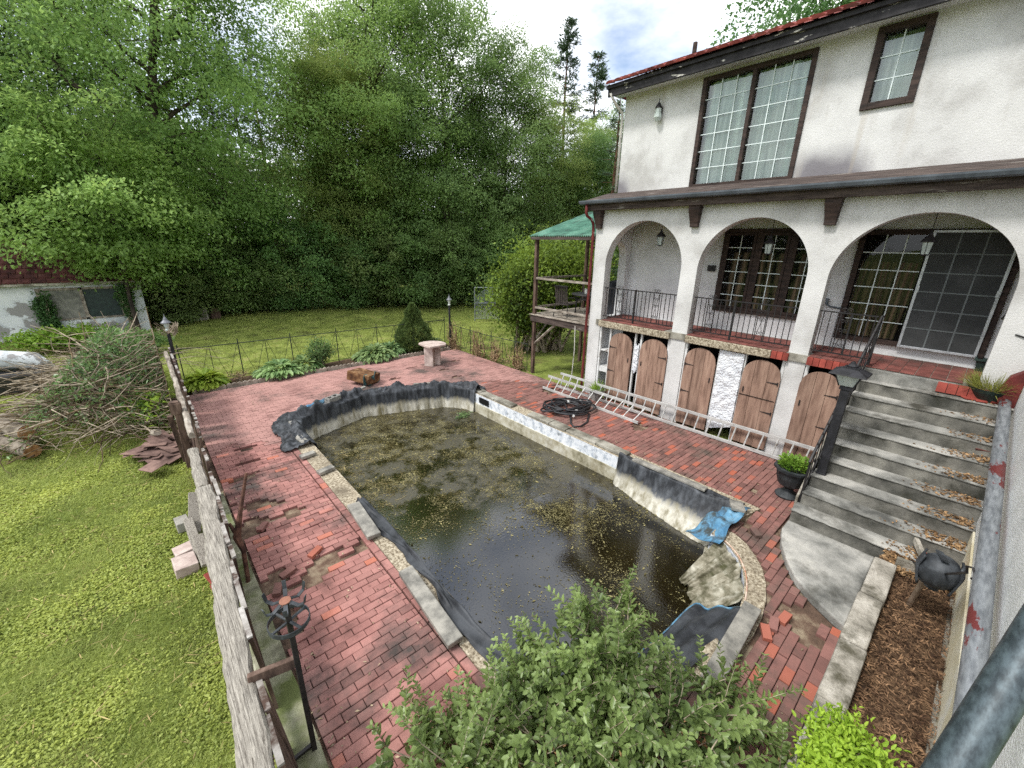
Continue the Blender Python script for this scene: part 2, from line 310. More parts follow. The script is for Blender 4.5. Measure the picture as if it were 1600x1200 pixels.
# ------------------------------------------------------------------ lawn: one sheet to the horizon, open where the patio and pool lie
def lawn_z(x, y): return -.07+.035*hnoise(x, y, .35, 1) if -40 < x < 60 and -40 < y < 60 else -.07
def build_lawn():
    fx = [-2500,-900,-300,-120,-60]+[i for i in range(-40, 0, 1)]+[0,10.05]+[10.5+i for i in range(0, 40)]+[60,120,300,900,2500]
    fy = [-2500,-900,-300,-100,-40]+[-20+2*i for i in range(9)]+[-1,0]+[i for i in range(1, 15)]+[14.95]+[15.5+i for i in range(0, 40)]+[60,90,160,300,900,2500]
    fy = sorted(set(fy)); m = MB(); nx = len(fx)
    m.v = [(x, y, lawn_z(x, y)) for y in fy for x in fx]
    for j in range(len(fy)-1):
        for i in range(nx-1):
            xc = (fx[i]+fx[i+1])/2; yc = (fy[j]+fy[j+1])/2
            if 0 < xc < 10.05 and -1 < yc < 14.95: continue
            m.f.append((j*nx+i, j*nx+i+1, (j+1)*nx+i+1, (j+1)*nx+i)); m.t.append(.5)
    o = m.build('lawn', 'lawn', smooth=True); tag(o, 'mown green lawn around the patio', None, kind='structure')
build_lawn()
# ------------------------------------------------------------------ patio bed with the pool cut out
def build_bed():
    from mathutils.geometry import tessellate_polygon
    outer = [(0,-1.0),(10.06,-1.0),(10.06,14.96),(0,14.96)]
    loops = [[Vector((x, y, -.052)) for x, y in outer], [Vector((x, y, -.052)) for x, y in POOL_O]]
    tri = tessellate_polygon(loops); V = [p for l in loops for p in l]
    m = MB(); m.add(V, [tuple(t) for t in tri])
    me_o = m.build('patio', 'mortar_bed'); tag(me_o, 'worn red brick patio around the pool', None, kind='structure'); return me_o
PATIO = build_bed()
# make sure the bed faces up
import bmesh
def face_up(o):
    bm = bmesh.new(); bm.from_mesh(o.data)
    for f in bm.faces:
        if f.normal.z < 0: f.normal_flip()
    bm.to_mesh(o.data); bm.free()
face_up(PATIO)
# ------------------------------------------------------------------ bricks
HOLES = [(1.25,6.89,.2,.1),(1.08,7.4,.1,.05),(1.17,5.31,.28,.12),(1.37,5.42,.22,.1),(.96,5.16,.14,.1),(.76,7.54,.24,.1),(.72,6.98,.26,.14),(.60,6.7,.14,.1),(.66,5.41,.22,.16),(.82,8.71,.22,.1),(1.1,9.29,.22,.07),
  (.56,4.76,.11,.1),(.52,4.34,.08,.09),(1.72,5.3,.1,.06),(5.44,.61,.16,.08),(5.76,.34,.2,.14),(5.3,.43,.14,.1),(7.82,12.5,.3,.05),(7.75,11.5,.3,.05),(6.94,13.4,.25,.05),(6.84,1.62,.12,.07),(8.17,2.02,.1,.06),(1.12,10.02,.2,.05),(9.23,8.46,.3,.16),(9.0,5.1,.4,.12),(5.95,12.6,.3,.04),(8.9,13.2,.3,.06)]
def brick_ok(x, y):
    if not (.44 < x < 10.02 and .13 < y < 14.86): return False
    if x > 9.92 and y > 7.8: return False
    if inside((x, y), POOL_O) or inside((x, y), SLAB): return False
    if x > 7.4 and y < 1.3: return False
    if 1.84 < x < 1.98 and 1.7 < y < 10.4: return False
    return True
def proj(p):
    d = Vector(p)-Vector((0,0,CAM_H)); z = d.dot(fw)
    return (800+FPX*d.dot(r2)/z, 600-FPX*d.dot(u2)/z, z)
def build_bricks():
    rg = random.Random(3); PX, PY = .2235, .1085; J = .007; items = []
    for r in range(int(15/PY)):
        y = r*PY+PY/2+.02
        off = (PX/2 if r % 2 else 0)+rg.uniform(-.012, .012)
        # allowed intervals along the row
        xs = [.44+.02*i for i in range(481)]; ok = [brick_ok(x, y-.04) and brick_ok(x, y+.04) for x in xs]
        st = None; iv = []
        for x, k in zip(xs, ok):
            if k and st is None: st = x
            if not k and st is not None: iv.append((st, x-.02)); st = None
        if st is not None: iv.append((st, xs[-1]))
        for a, b in iv:
            k = math.floor((a-off)/PX)
            while off+k*PX < b:
                x0 = max(a, off+k*PX)+J/2; x1 = min(b, off+(k+1)*PX)-J/2; k += 1
                if x1-x0 < .035: continue
                xc = (x0+x1)/2
                if any(((xc-h[0])/(h[2]*.8+.04))**2+((y-h[1])/(h[3]*1.25+.03))**2 < rg.uniform(.4,1.3) for h in HOLES): continue
                if y < 9.5 and xc < 1.0 and rg.random() < .022: continue
                items.append((x0, y-PY/2+J/2, x1, y+PY/2-J/2, 0))
    y = 1.75
    while y < 10.3: items.append((1.86, y, 1.965, y+.21, 1)); y += .222
    scored = []
    for it in items:
        x0, y0, x1, y1, _ = it; c = ((x0+x1)/2, (y0+y1)/2, 0); px, py, z = proj(c)
        area = 0
        if z > .3 and -5 < px < 1605 and -5 < py < 1200:
            q = [proj(p) for p in ((x0,y0,0),(x1,y0,0),(x1,y1,0),(x0,y1,0))]
            area = abs(sum(q[i][0]*q[(i+1)%4][1]-q[(i+1)%4][0]*q[i][1] for i in range(4)))/2
            if 600 < px < 1180 and py > 960+abs(px-880)*.5: area = 0       # behind the shrub
        scored.append((area, it))
    scored.sort(key=lambda s: -s[0])
    rest = {'brick': MB(), 'brick_far': MB(), 'brick_red': MB()}
    for i, (ar, (x0, y0, x1, y1, e)) in enumerate(scored):
        xc, yc = (x0+x1)/2, (y0+y1)/2
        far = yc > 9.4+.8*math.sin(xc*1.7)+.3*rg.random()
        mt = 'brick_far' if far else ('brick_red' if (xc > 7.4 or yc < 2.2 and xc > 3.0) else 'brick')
        u = rg.random(); tn = rg.gauss(.5, .14)
        if u < (.035 if mt == 'brick' else .08): tn = rg.uniform(.92, 1.0)
        elif u > .93: tn = rg.uniform(.05, .2)
        tn = min(max(tn, 0), 1)
        if tn < .9: tn = min(tn, .84)
        z = rg.gauss(0, .003 if far else .0045); tilt = 0 if far else .0025
        if not far and rg.random() < .03: z -= .012
        b = MB() if i < 300 else rest[mt]
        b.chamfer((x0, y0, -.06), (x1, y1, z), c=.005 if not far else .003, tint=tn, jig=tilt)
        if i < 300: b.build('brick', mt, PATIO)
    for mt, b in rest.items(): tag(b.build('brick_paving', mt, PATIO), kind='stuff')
    # loose bricks and shards lying about
    spots = [(.78,5.42,.3,.05),(.6,5.2,1.2,.04),(1.2,5.62,.5,.03),(5.05,.72,.2,.03),(5.25,.66,-.1,.03),(4.85,.74,.5,.03),(6.75,1.52,.8,.03),(.75,6.75,.9,.03)]
    for x, y, a, z in spots:
        b = MB(); b.obox((x, y, z), (.205, .098, .055), (rg.uniform(-.1,.1), rg.uniform(-.1,.1), a), tint=rg.choice((.4,.6,.95)))
        o = b.build('loose_brick', 'brick_red', bevel=.004)
        near = {.78:'beside the black iron pole',.6:'against the mossy concrete curb',1.2:'next to the torn hole in the paving',5.05:'at the end of the fallen coping slab',5.25:'beside the stair slab near the coping slab',4.85:'along the side of the fallen coping slab',6.75:'between the pool steps and the stair slab',.75:'by the leaning bent stake'}[x]
        tag(o, 'loose red brick lying '+near, 'brick', 'loose bricks on the patio')
build_bricks()
# ------------------------------------------------------------------ pool shell, ledge, water
def build_pool():
    n = len(POOL_I)
    ring = MB(); ring.add([(x, y, .004+.012*hnoise(x, y, 5, 2)) for x, y in POOL_O]+[(x, y, .0+.012*hnoise(x, y, 5, 3)) for x, y in POOL_I]+[(x, y, -.06) for x, y in POOL_O],
        [(i, (i+1)%n, n+(i+1)%n, n+i) for i in range(n)]+[(2*n+i, 2*n+(i+1)%n, (i+1)%n, i) for i in range(n)])
    shell = MB()
    cx, cy = 4.7, 6.3
    def off(p, d):
        v = Vector((p[0]-cx, p[1]-cy)); v.normalize(); return (p[0]-v.x*d, p[1]-v.y*d)
    I2 = [off(p, .05) for p in POOL_I]
    shell.add([(x, y, -.30) for x, y in POOL_I]+[(x, y, -.30) for x, y in I2]+[(x, y, -1.6) for x, y in I2],
        [(i, (i+1)%n, n+(i+1)%n, n+i) for i in range(n)]+[(n+i, n+(i+1)%n, 2*n+(i+1)%n, 2*n+i) for i in range(n)]+[tuple(2*n+i for i in range(n))])
    so = shell.build('pool', 'pool_wall'); tag(so, 'old swimming pool with dirty white walls and murky water', None, kind='structure')
    band = MB(); band.add([(x, y, .0) for x, y in POOL_I]+[(x, y, -.30) for x, y in POOL_I], [(i, (i+1)%n, n+(i+1)%n, n+i) for i in range(n)])
    band.build('tile_band', 'pool_band', so)
    ring.build('pool_ledge', 'aggregate', so)
    # skimmer opening in the right wall
    sk = MB(); sk.box((7.17,9.05,-.235),(7.23,9.5,-.06)); sk.build('skimmer_opening', 'black', so)
    # coping bricks on the right edge: grey stone strips, each its own part
    rg = random.Random(5); y = 4.35
    while y < 10.2:
        ln = rg.uniform(.55, .95)
        if rg.random() < .82:
            b = MB(); b.obox((7.37+rg.uniform(-.02,.02), y+ln/2, .035+rg.uniform(-.01,.006)), (.26, ln-.02, .07), (rg.uniform(-.03,.03), rg.uniform(-.04,.04), rg.uniform(-.02,.02)), tint=rg.uniform(.2,.8)); b.build('coping_stone', 'concrete', so, bevel=.012)
        y += ln
    wv = MB(); wv.add([(x, y, -.6) for x, y in [off(p, -.02) for p in POOL_I]], [tuple(range(n))])
    wo = wv.build('pool_water', 'water'); face_up(wo); tag(wo, 'murky olive pool water strewn with floating debris', None, kind='structure')
mat('black', [(.5, (.004,.004,.004,1))], rough=.9)
build_pool()
# ------------------------------------------------------------------ house
mat('stucco', [(.25, srgb(180,178,174)), (.5, srgb(206,205,202)), (.8, srgb(218,217,214))], scale=.9, detail=10, rough=.92, bump=.5, bscale=38, dist=.012, wear=srgb(164,159,150), wscale=1.1, wr=(.57,.86), wstretch=(1.5,1.5,.35))
def stucco_stained():
    """upper wall: mildew along the foot and run marks, as in the photograph's plaster"""
    m = MATS['stucco'].copy(); m.name = 'stucco_stained'; t = m.node_tree; N = t.nodes; l = t.links.new; b = N['Principled BSDF']
    src = b.inputs['Base Color'].links[0].from_socket
    co = N.new('ShaderNodeTexCoord'); sx = N.new('ShaderNodeSeparateXYZ'); l(co.outputs['Object'], sx.inputs[0])
    n = N.new('ShaderNodeTexNoise'); n.inputs['Scale'].default_value = 1.1; n.inputs['Detail'].default_value = 9; l(co.outputs['Object'], n.inputs['Vector'])
    mr = N.new('ShaderNodeMapRange'); mr.inputs[1].default_value = 6.55; mr.inputs[2].default_value = 5.75; l(sx.outputs[2], mr.inputs[0])
    mu = N.new('ShaderNodeMath'); mu.operation = 'MULTIPLY'; l(mr.outputs[0], mu.inputs[0]); l(n.outputs[0], mu.inputs[1])
    # patch between the windows and at the corner only
    def bell(c, w):
        s = N.new('ShaderNodeMath'); s.operation = 'SUBTRACT'; l(sx.outputs[1], s.inputs[0]); s.inputs[1].default_value = c
        a = N.new('ShaderNodeMath'); a.operation = 'ABSOLUTE'; l(s.outputs[0], a.inputs[0])
        q = N.new('ShaderNodeMapRange'); q.inputs[1].default_value = w; q.inputs[2].default_value = w*.3; l(a.outputs[0], q.inputs[0]); return q.outputs[0]
    ad = N.new('ShaderNodeMath'); ad.operation = 'ADD'; l(bell(2.75, .9), ad.inputs[0]); l(bell(7.75, .5), ad.inputs[1])
    m2 = N.new('ShaderNodeMath'); m2.operation = 'MULTIPLY'; l(mu.outputs[0], m2.inputs[0]); l(ad.outputs[0], m2.inputs[1])
    rp = N.new('ShaderNodeMapRange'); rp.inputs[1].default_value = .08; rp.inputs[2].default_value = .34; rp.inputs[4].default_value = .85; l(m2.outputs[0], rp.inputs[0])
    mx = N.new('ShaderNodeMix'); mx.data_type = 'RGBA'; l(rp.outputs[0], mx.inputs[0]); l(src, mx.inputs[6]); mx.inputs[7].default_value = srgb(112,108,114)
    # vertical run marks
    mp = N.new('ShaderNodeMapping'); mp.inputs['Scale'].default_value = (1, 3.2, .16); l(co.outputs['Object'], mp.inputs[0])
    n2 = N.new('ShaderNodeTexNoise'); n2.inputs['Scale'].default_value = 1.0; n2.inputs['Detail'].default_value = 6; l(mp.outputs[0], n2.inputs['Vector'])
    r2_ = N.new('ShaderNodeMapRange'); r2_.inputs[1].default_value = .60; r2_.inputs[2].default_value = .68; r2_.inputs[4].default_value = .35; l(n2.outputs[0], r2_.inputs[0])
    my = N.new('ShaderNodeMix'); my.data_type = 'RGBA'; l(r2_.outputs[0], my.inputs[0]); l(mx.outputs[2], my.inputs[6]); my.inputs[7].default_value = srgb(176,166,150)
    l(my.outputs[2], b.inputs['Base Color']); MATS['stucco_stained'] = m
stucco_stained()
mat('stucco_lit', [(.3, srgb(214,214,212)), (.7, srgb(236,236,234))], scale=2, detail=9, rough=.92, bump=.9, bscale=46, dist=.012)  # paler copy of the stucco: the wing wall's daylight is put into the colour
mat('plaster', [(.3, srgb(204,204,204)), (.7, srgb(224,224,224))], scale=1.2, detail=8, rough=.9, bump=.15, bscale=30, wear=srgb(182,180,178), wscale=.9, wr=(.56,.8))
mat('rough_plaster', [(.3, srgb(214,217,221)), (.7, srgb(234,236,238))], scale=4, detail=8, rough=.95, bump=1.0, bscale=22, dist=.05)
mat('dark_wood', [(.3, srgb(44,36,33)), (.7, srgb(72,58,52))], scale=3, detail=8, rough=.75, bump=.25, bscale=30, stretch=(1,1,5))
mat('beam_wood', [(.3, srgb(54,46,43)), (.7, srgb(92,80,74))], scale=3, detail=8, rough=.85, bump=.4, bscale=20, stretch=(4,.6,4), wear=srgb(150,144,136), wscale=1.6, wr=(.60,.68))
mat('peeling_fascia', [(.3, srgb(36,34,36)), (.7, srgb(58,56,58))], scale=4, detail=8, rough=.7, bump=.4, wear=srgb(206,202,192), wscale=3.4, wr=(.60,.635), wstretch=(2,.6,3))
mat('gutter_metal', [(.3, srgb(62,68,74)), (.7, srgb(92,99,106))], scale=2, detail=6, rough=.55, spec=.5, wear=srgb(150,152,150), wscale=3, wr=(.64,.72), wstretch=(2,.5,4))
mat('white_paint', [(.3, srgb(196,196,192)), (.7, srgb(224,224,222))], scale=4, detail=8, rough=.8, bump=.3, wear=srgb(120,108,98), wscale=3, wr=(.60,.67))
mat('muntin', [(.5, srgb(216,226,224))], rough=.6)
mat('muntin_dull', [(.5, srgb(112,118,118))], rough=.7)
mat('aluminium', [(.3, srgb(168,172,176)), (.7, srgb(198,202,206))], scale=6, rough=.4, metal=.35, spec=.5)
mat('door_wood', [(.25, srgb(112,88,75)), (.5, srgb(146,118,102)), (.75, srgb(164,136,118))], scale=2.2, detail=10, rough=.88, bump=.4, bscale=26, dist=.006, stretch=(5,5,.7), tint=.14, wear=srgb(100,80,68), wscale=2.2, wr=(.62,.78), distortion=.15)
mat('iron', [(.4, srgb(26,25,26)), (.7, srgb(44,40,40))], scale=8, rough=.55, spec=.45)
mat('tile_red', [(.3, srgb(104,62,56)), (.7, srgb(132,80,72))], scale=4, detail=8, rough=.8, bump=.2, tint=.22, wear=srgb(86,66,60), wscale=1.5, wr=(.5,.7))
mat('tile_bright', [(.3, srgb(128,58,50)), (.7, srgb(162,78,66))], scale=4, detail=8, rough=.75, bump=.2, tint=.3)
mat('roof_tile', [(.3, srgb(96,44,40)), (.6, srgb(138,66,58)), (.8, srgb(160,92,80))], scale=3, detail=8, rough=.9, bump=.3, tint=.3, wear=srgb(84,60,54), wscale=2, wr=(.52,.7))
mat('rust_red', [(.3, srgb(84,34,32)), (.7, srgb(112,48,44))], scale=5, detail=8, rough=.7, wear=srgb(180,176,170), wscale=2.5, wr=(.63,.68), wstretch=(2,2,.8))
mat('white_pipe', [(.3, srgb(190,186,176)), (.7, srgb(216,212,204))], scale=5, detail=8, rough=.7, wear=srgb(70,60,54), wscale=3, wr=(.56,.62), wstretch=(2,2,.9))
mat('curtain', [(.3, srgb(168,192,180)), (.7, srgb(232,244,236))], scale=3, rough=.95, stretch=(1,5,.2))
mat('curtain_tan', [(.3, srgb(58,50,38)), (.7, srgb(112,96,74))], scale=3, rough=.95, stretch=(1,5,.2))
mat('interior', [(.5, srgb(26,24,22))], rough=1)
mat('ceiling_wood', [(.3, srgb(86,76,66)), (.7, srgb(116,104,92))], scale=3, rough=.9, stretch=(1,5,1))
mat('screen_mesh', [(.4, srgb(64,66,66)), (.7, srgb(76,78,78))], scale=2, rough=.85, spec=.25)
mat('frosted', [(.4, srgb(168,178,172)), (.7, srgb(196,204,198))], scale=3, rough=.35, spec=.5)
glass_mat('glass_up', (.93,.98,.96,1), 2.3); glass_mat('glass_low', (.72,.74,.72,1), .6)

XF = 10.05; XB = 11.5; XU = 10.85; ZF = 2.36
HOUSE = root('house', (10.9, 3.5, 0), 'white stucco two-storey house with three arches and a red tile roof', 'house')
ARCH = [(7.37, 5.12), (4.72, 2.48), (2.13, -.27)]; TOPW = 5.42; ARCT = 5.03
def arcade():
    m = MB(); T = .28; x0, x1 = XF, XF+T
    def wallstrip(ya, za, yb, zb):      # front, back and soffit of one strip from (ya, za) to (yb, zb), up to TOPW
        m.add([(x0,ya,za),(x0,yb,zb),(x0,yb,TOPW),(x0,ya,TOPW)], [(0,3,2,1)]); m.add([(x1,ya,za),(x1,yb,zb),(x1,yb,TOPW),(x1,ya,TOPW)], [(0,1,2,3)])
        m.add([(x0,ya,za),(x1,ya,za),(x1,yb,zb),(x0,yb,zb)], [(0,1,2,3)])
    cols = [7.78]+[y for a in ARCH for y in a]+[-.72]
    for k in range(0, len(cols), 2): m.box((x0,cols[k],-.06),(x1,cols[k+1],TOPW))
    n = 40
    for a, b in ARCH:
        c = (a+b)/2; r = (a-b)/2; rz = min(r, 1.14); zs = ARCT-rz
        P = [(c+r*math.cos(math.pi*i/n), zs+rz*math.sin(math.pi*i/n)) for i in range(n+1)]
        for p, q in zip(P, P[1:]): wallstrip(p[0], p[1], q[0], q[1])
    m.build('arcade_wall', 'stucco', HOUSE)
arcade()
def shell():
    m = MB(); m.box((XB,-.8,ZF-.1),(XB+.2,7.78,5.6))
    m.build('porch_back_wall', 'plaster', HOUSE)
    # end wall of the porch with its own arch
    e = MB(); ya, yb = 7.52, 7.775; c, r, zs = 10.85, .42, 4.1
    e.box((XF+.285,ya,-.06),(c-r,yb,5.45)); e.box((c+r,ya,-.06),(XB,yb,5.45)); e.box((c-r,ya,-.06),(c+r,yb,ZF-.02))
    n = 20; P = [(c+r*math.cos(math.pi*i/n), zs+r*math.sin(math.pi*i/n)) for i in range(n+1)]
    for p, q in zip(P, P[1:]):
        e.add([(p[0],ya,p[1]),(q[0],ya,q[1]),(q[0],ya,5.45),(p[0],ya,5.45)], [(0,3,2,1)]); e.add([(p[0],yb,p[1]),(q[0],yb,q[1]),(q[0],yb,5.45),(p[0],yb,5.45)], [(0,1,2,3)])
        e.add([(p[0],ya,p[1]),(p[0],yb,p[1]),(q[0],yb,q[1]),(q[0],ya,q[1])], [(0,1,2,3)])
    e.build('porch_end_wall', 'plaster', HOUSE)
    m = MB(); m.box((XF+.02,-.72,5.22),(XB,7.7,5.3)); m.build('porch_ceiling', 'ceiling_wood', HOUSE)
    m = MB()   # upper wall with window openings left through
    YW = [(7.75,5.62),(3.36,2.47),(1.71,-6.0)]
    for a, b in YW: m.box((XU,a,5.5),(XU+.25,b,8.3))
    m.box((XU,5.62,5.5),(XU+.25,3.36,5.80)); m.box((XU,5.62,8.12),(XU+.25,3.36,8.3))
    m.box((XU,2.47,5.5),(XU+.25,1.71,6.90)); m.box((XU,2.47,8.17),(XU+.25,1.71,8.3))
    m.build('upper_wall', 'stucco_stained', HOUSE)
    m = MB(); m.box((XU+.25,7.5,5.5),(17.5,7.75,8.3)); m.box((XB+.2,7.5,-.06),(17.5,7.75,5.5)); m.build('side_wall', 'stucco', HOUSE)
    m = MB(); m.box((12.6,7.4,0),(12.7,-6,8.2)); m.box((XF+.6,7.4,0),(XF+.66,-.6,ZF-.12)); m.build('dark_room', 'interior', HOUSE)
    m = MB(); m.box((2.2,-.72,-.06),(10.05,-1.1,8.2)); m.box((10.052,-.722,-.06),(12,-1.1,5.4))
    w = m.build('wing_wall', 'stucco_lit', HOUSE); tag(w, 'stucco wall beside the stairs, brightened in colour for its daylight')
    m = MB(); m.box((2.2,-.66,.05),(9.3,-.718,.22)); m.build('wall_footing', 'concrete', HOUSE, bevel=.01)
    m = MB(); m.box((2.2,-.695,.22),(9.3,-.717,.75)); m.build('wall_base_coat', 'cream_base', HOUSE)
mat('cream_base', [(.3, srgb(206,194,160)), (.6, srgb(226,218,194)), (.8, srgb(232,230,222))], scale=2, detail=9, rough=.9, bump=.4, bscale=40)
shell()
def eaves():
    m = MB(); m.box((9.80,8.05,5.31),(9.90,-1.3,5.47)); m.build('porch_beam', 'beam_wood', HOUSE, bevel=.008)
    g = MB()
    sec = [(9.80,5.50),(9.80,5.475),(9.70,5.455),(9.63,5.475),(9.61,5.525),(9.61,5.555),(9.625,5.555),(9.63,5.53),(9.70,5.50)]
    g.prism(sec, 8.12, -1.4, axis='y'); g.build('gutter', 'gutter_metal', HOUSE)
    r = MB(); r.add([(9.70,8.1,5.545),(9.70,-1.4,5.545),(XU,-1.4,5.84),(XU,8.1,5.84),(9.70,8.1,5.49),(9.70,-1.4,5.49),(XU,-1.4,5.78),(XU,8.1,5.78)], [(0,1,2,3),(7,6,5,4),(0,3,7,4),(0,4,5,1)])
    r.build('porch_roof', 'beam_wood', HOUSE)
    for y in (7.66, 4.92, 2.3, -.45):
        b = MB(); w = .13
        P = [(XF-.01,5.31),(XF-.20,5.31),(XF-.20,5.22),(XF-.10,4.93),(XF-.10,4.85),(XF-.01,4.85)]
        V = [(x, y+w*(1 if z > 5.2 else .72), z) for x, z in P]+[(x, y-w*(1 if z > 5.2 else .72), z) for x, z in P]
        n = len(P); b.add(V, [tuple(range(n)), tuple(range(2*n-1, n-1, -1))]+[(i, n+i, n+(i+1)%n, (i+1)%n) for i in range(n)])
        b.build('corbel', 'dark_wood', HOUSE, bevel=.008)
    # main eave
    m = MB(); m.box((10.36,8.0,8.13),(10.42,-6,8.37)); m.build('fascia', 'peeling_fascia', HOUSE, bevel=.006)
    m = MB(); m.box((10.421,7.98,8.20),(XU,-6,8.24)); m.build('soffit', 'plaster', HOUSE)
    m = MB(); m.box((10.30,8.02,8.30),(10.358,-6,8.385)); m.build('eave_board', 'peeling_fascia', HOUSE, bevel=.006)
    rf = MB(); k = .40
    rf.add([(10.28,8.03,8.37),(10.28,-6,8.37),(17,-6,8.37+k*6.72),(17,8.03,8.37+k*6.72)], [(0,1,2,3)]); rf.add([(10.28,8.03,8.36),(17,8.03,8.36+k*6.72),(17,8.03,8.2),(10.5,8.03,8.25)], [(0,1,2,3)])
    ro = rf.build('roof', 'roof_tile', HOUSE)
    # curved tiles, course by course; those near the eave are the ones in view
    rg = random.Random(11); sl = math.atan(k); cs, sn = math.cos(sl), math.sin(sl); tw, tl = .24, .36
    rest = MB(); cnt = 0
    for c in range(9):
        for i in range(int(13.6/tw)):
            y = 7.98-i*tw-(tw/2 if c % 2 else 0); s0 = c*tl-.06+rg.uniform(-.012,.012); lift = .012
            big = cnt < 240 and c < 5 and i < 48
            b = MB() if big else rest; n = 6; V = []
            for s, zz in ((s0, .03), (s0+tl+.05, .0)):
                for j in range(n+1):
                    a = math.pi*j/n; u = -math.cos(a)*tw*.5; h = math.sin(a)*.065+zz+lift
                    V.append((10.28+s*cs-h*sn, y-tw/2+u, 8.37+s*sn+h*cs))
            F = [(j, j+1, n+2+j, n+1+j) for j in range(n)]; F.append(tuple(range(n, -1, -1)))
            b.add(V, F, tint=rg.random())
            if big: b.build('roof_tile', 'roof_tile', ro); cnt += 1
    tag(rest.build('roof_tiles_far', 'roof_tile', ro), kind='stuff')
    v = MB(); v.tube([(11.0,6.05,8.55),(11.0,6.05,8.98)], .05, 10); v.build('vent_pipe', 'dark_wood', ro)
    d = MB(); d.tube([(10.36,7.9,8.2),(10.42,7.86,8.08),(10.6,7.82,7.92),(10.8,7.8,7.82),(10.82,7.8,7.7),(10.82,7.8,5.86)], .035, 8); d.build('upper_downspout', 'white_pipe', HOUSE, smooth=True)
    d = MB(); d.tube([(9.70,7.9,5.46),(9.70,7.9,5.25),(9.74,7.89,5.17),(9.9,7.86,5.09),(9.97,7.84,4.98),(9.985,7.83,4.8),(9.985,7.83,.2),(9.985,7.83,.06)], .04, 10); o = d.build('downspout', 'rust_red', HOUSE, smooth=True); tag(o, 'flaking red downspout at the corner')
eaves()
# ------------------------------------------------------------------ windows and sliding door
def pane_grid(parent, x, y0, y1, z0, z1, nc, nr, gmat, mmat, bar=.018, xo=-.012):
    """panes and bars between them on the plane X = x, y0 > y1"""
    dy = (y0-y1)/nc; dz = (z1-z0)/nr
    for i in range(nc):
        for j in range(nr):
            p = MB(); a = y0-dy*i; z = z0+dz*j
            p.add([(x,a,z),(x,a-dy,z),(x,a-dy,z+dz),(x,a,z+dz)], [(0,1,2,3)]); p.build('pane', gmat, parent)
    for i in range(1, nc): b = MB(); b.box((x+xo-.012,y0-dy*i-bar/2,z0),(x+xo,y0-dy*i+bar/2,z1)); b.build('glazing_bar', mmat, parent)
    for j in range(1, nr): b = MB(); b.box((x+xo-.0105,y0,z0+dz*j-bar/2),(x+xo+.0015,y1,z0+dz*j+bar/2)); b.build('glazing_bar', mmat, parent)
def frame(m, x0, x1, y0, y1, z0, z1, w):
    m.box((x0,y0,z0),(x1,y0-w,z1)); m.box((x0,y1+w,z0),(x1,y1,z1)); m.box((x0,y0-w,z1-w),(x1,y1+w,z1)); m.box((x0,y0-w,z0),(x1,y1+w,z0+w))
def curtain(parent, x, y0, y1, z0, z1, mt, amp=.05, k=9, seed=0):
    m = MB(); n = int((y0-y1)*40)
    m.grid(lambda u, v: (x+amp*math.sin(u*(y0-y1)*k*2+1.2*math.sin(u*13+seed)+.4*v)+.02*math.sin(u*57), y0+(y1-y0)*u+.03*math.sin(v*3+u*9), z0+(z1-z0)*v), n, 4)
    m.build('curtain', mt, parent, smooth=True)
def upper_windows():
    w = MB(); frame(w, XU-.05, XU+.16, 5.62, 3.36, 5.79, 8.13, .09); w.box((XU-.045,4.53,5.88),(XU+.15,4.45,8.04))
    wo = w.build('large_window', 'dark_wood', HOUSE, bevel=.006)
    for a, b in ((5.53,4.53),(4.45,3.45)): pane_grid(wo, XU+.04, a, b, 5.88, 8.04, 3, 6, 'glass_up', 'muntin')
    s = MB(); frame(s, XU-.02, XU+.03, 3.44, 3.425, 5.8, 8.0, .012); s.build('storm_strip', 'aluminium', wo)
    curtain(wo, XU+.16, 5.6, 3.4, 5.8, 8.1, 'curtain', .065, 5, 1)
    b = MB(); b.box((XU+.52,5.7,5.6),(XU+.56,3.2,8.25)); b.build('room_back', 'interior', wo)
    w = MB(); frame(w, XU-.05, XU+.16, 2.47, 1.71, 6.89, 8.17, .11); f2 = w.build('small_window', 'dark_wood', HOUSE, bevel=.006)
    pane_grid(f2, XU+.04, 2.36, 1.82, 7.0, 8.06, 2, 3, 'glass_up', 'muntin'); b = MB(); b.box((XU+.30,2.6,6.7),(XU+.33,1.6,8.2)); b.build('blind', 'curtain', f2)
upper_windows()
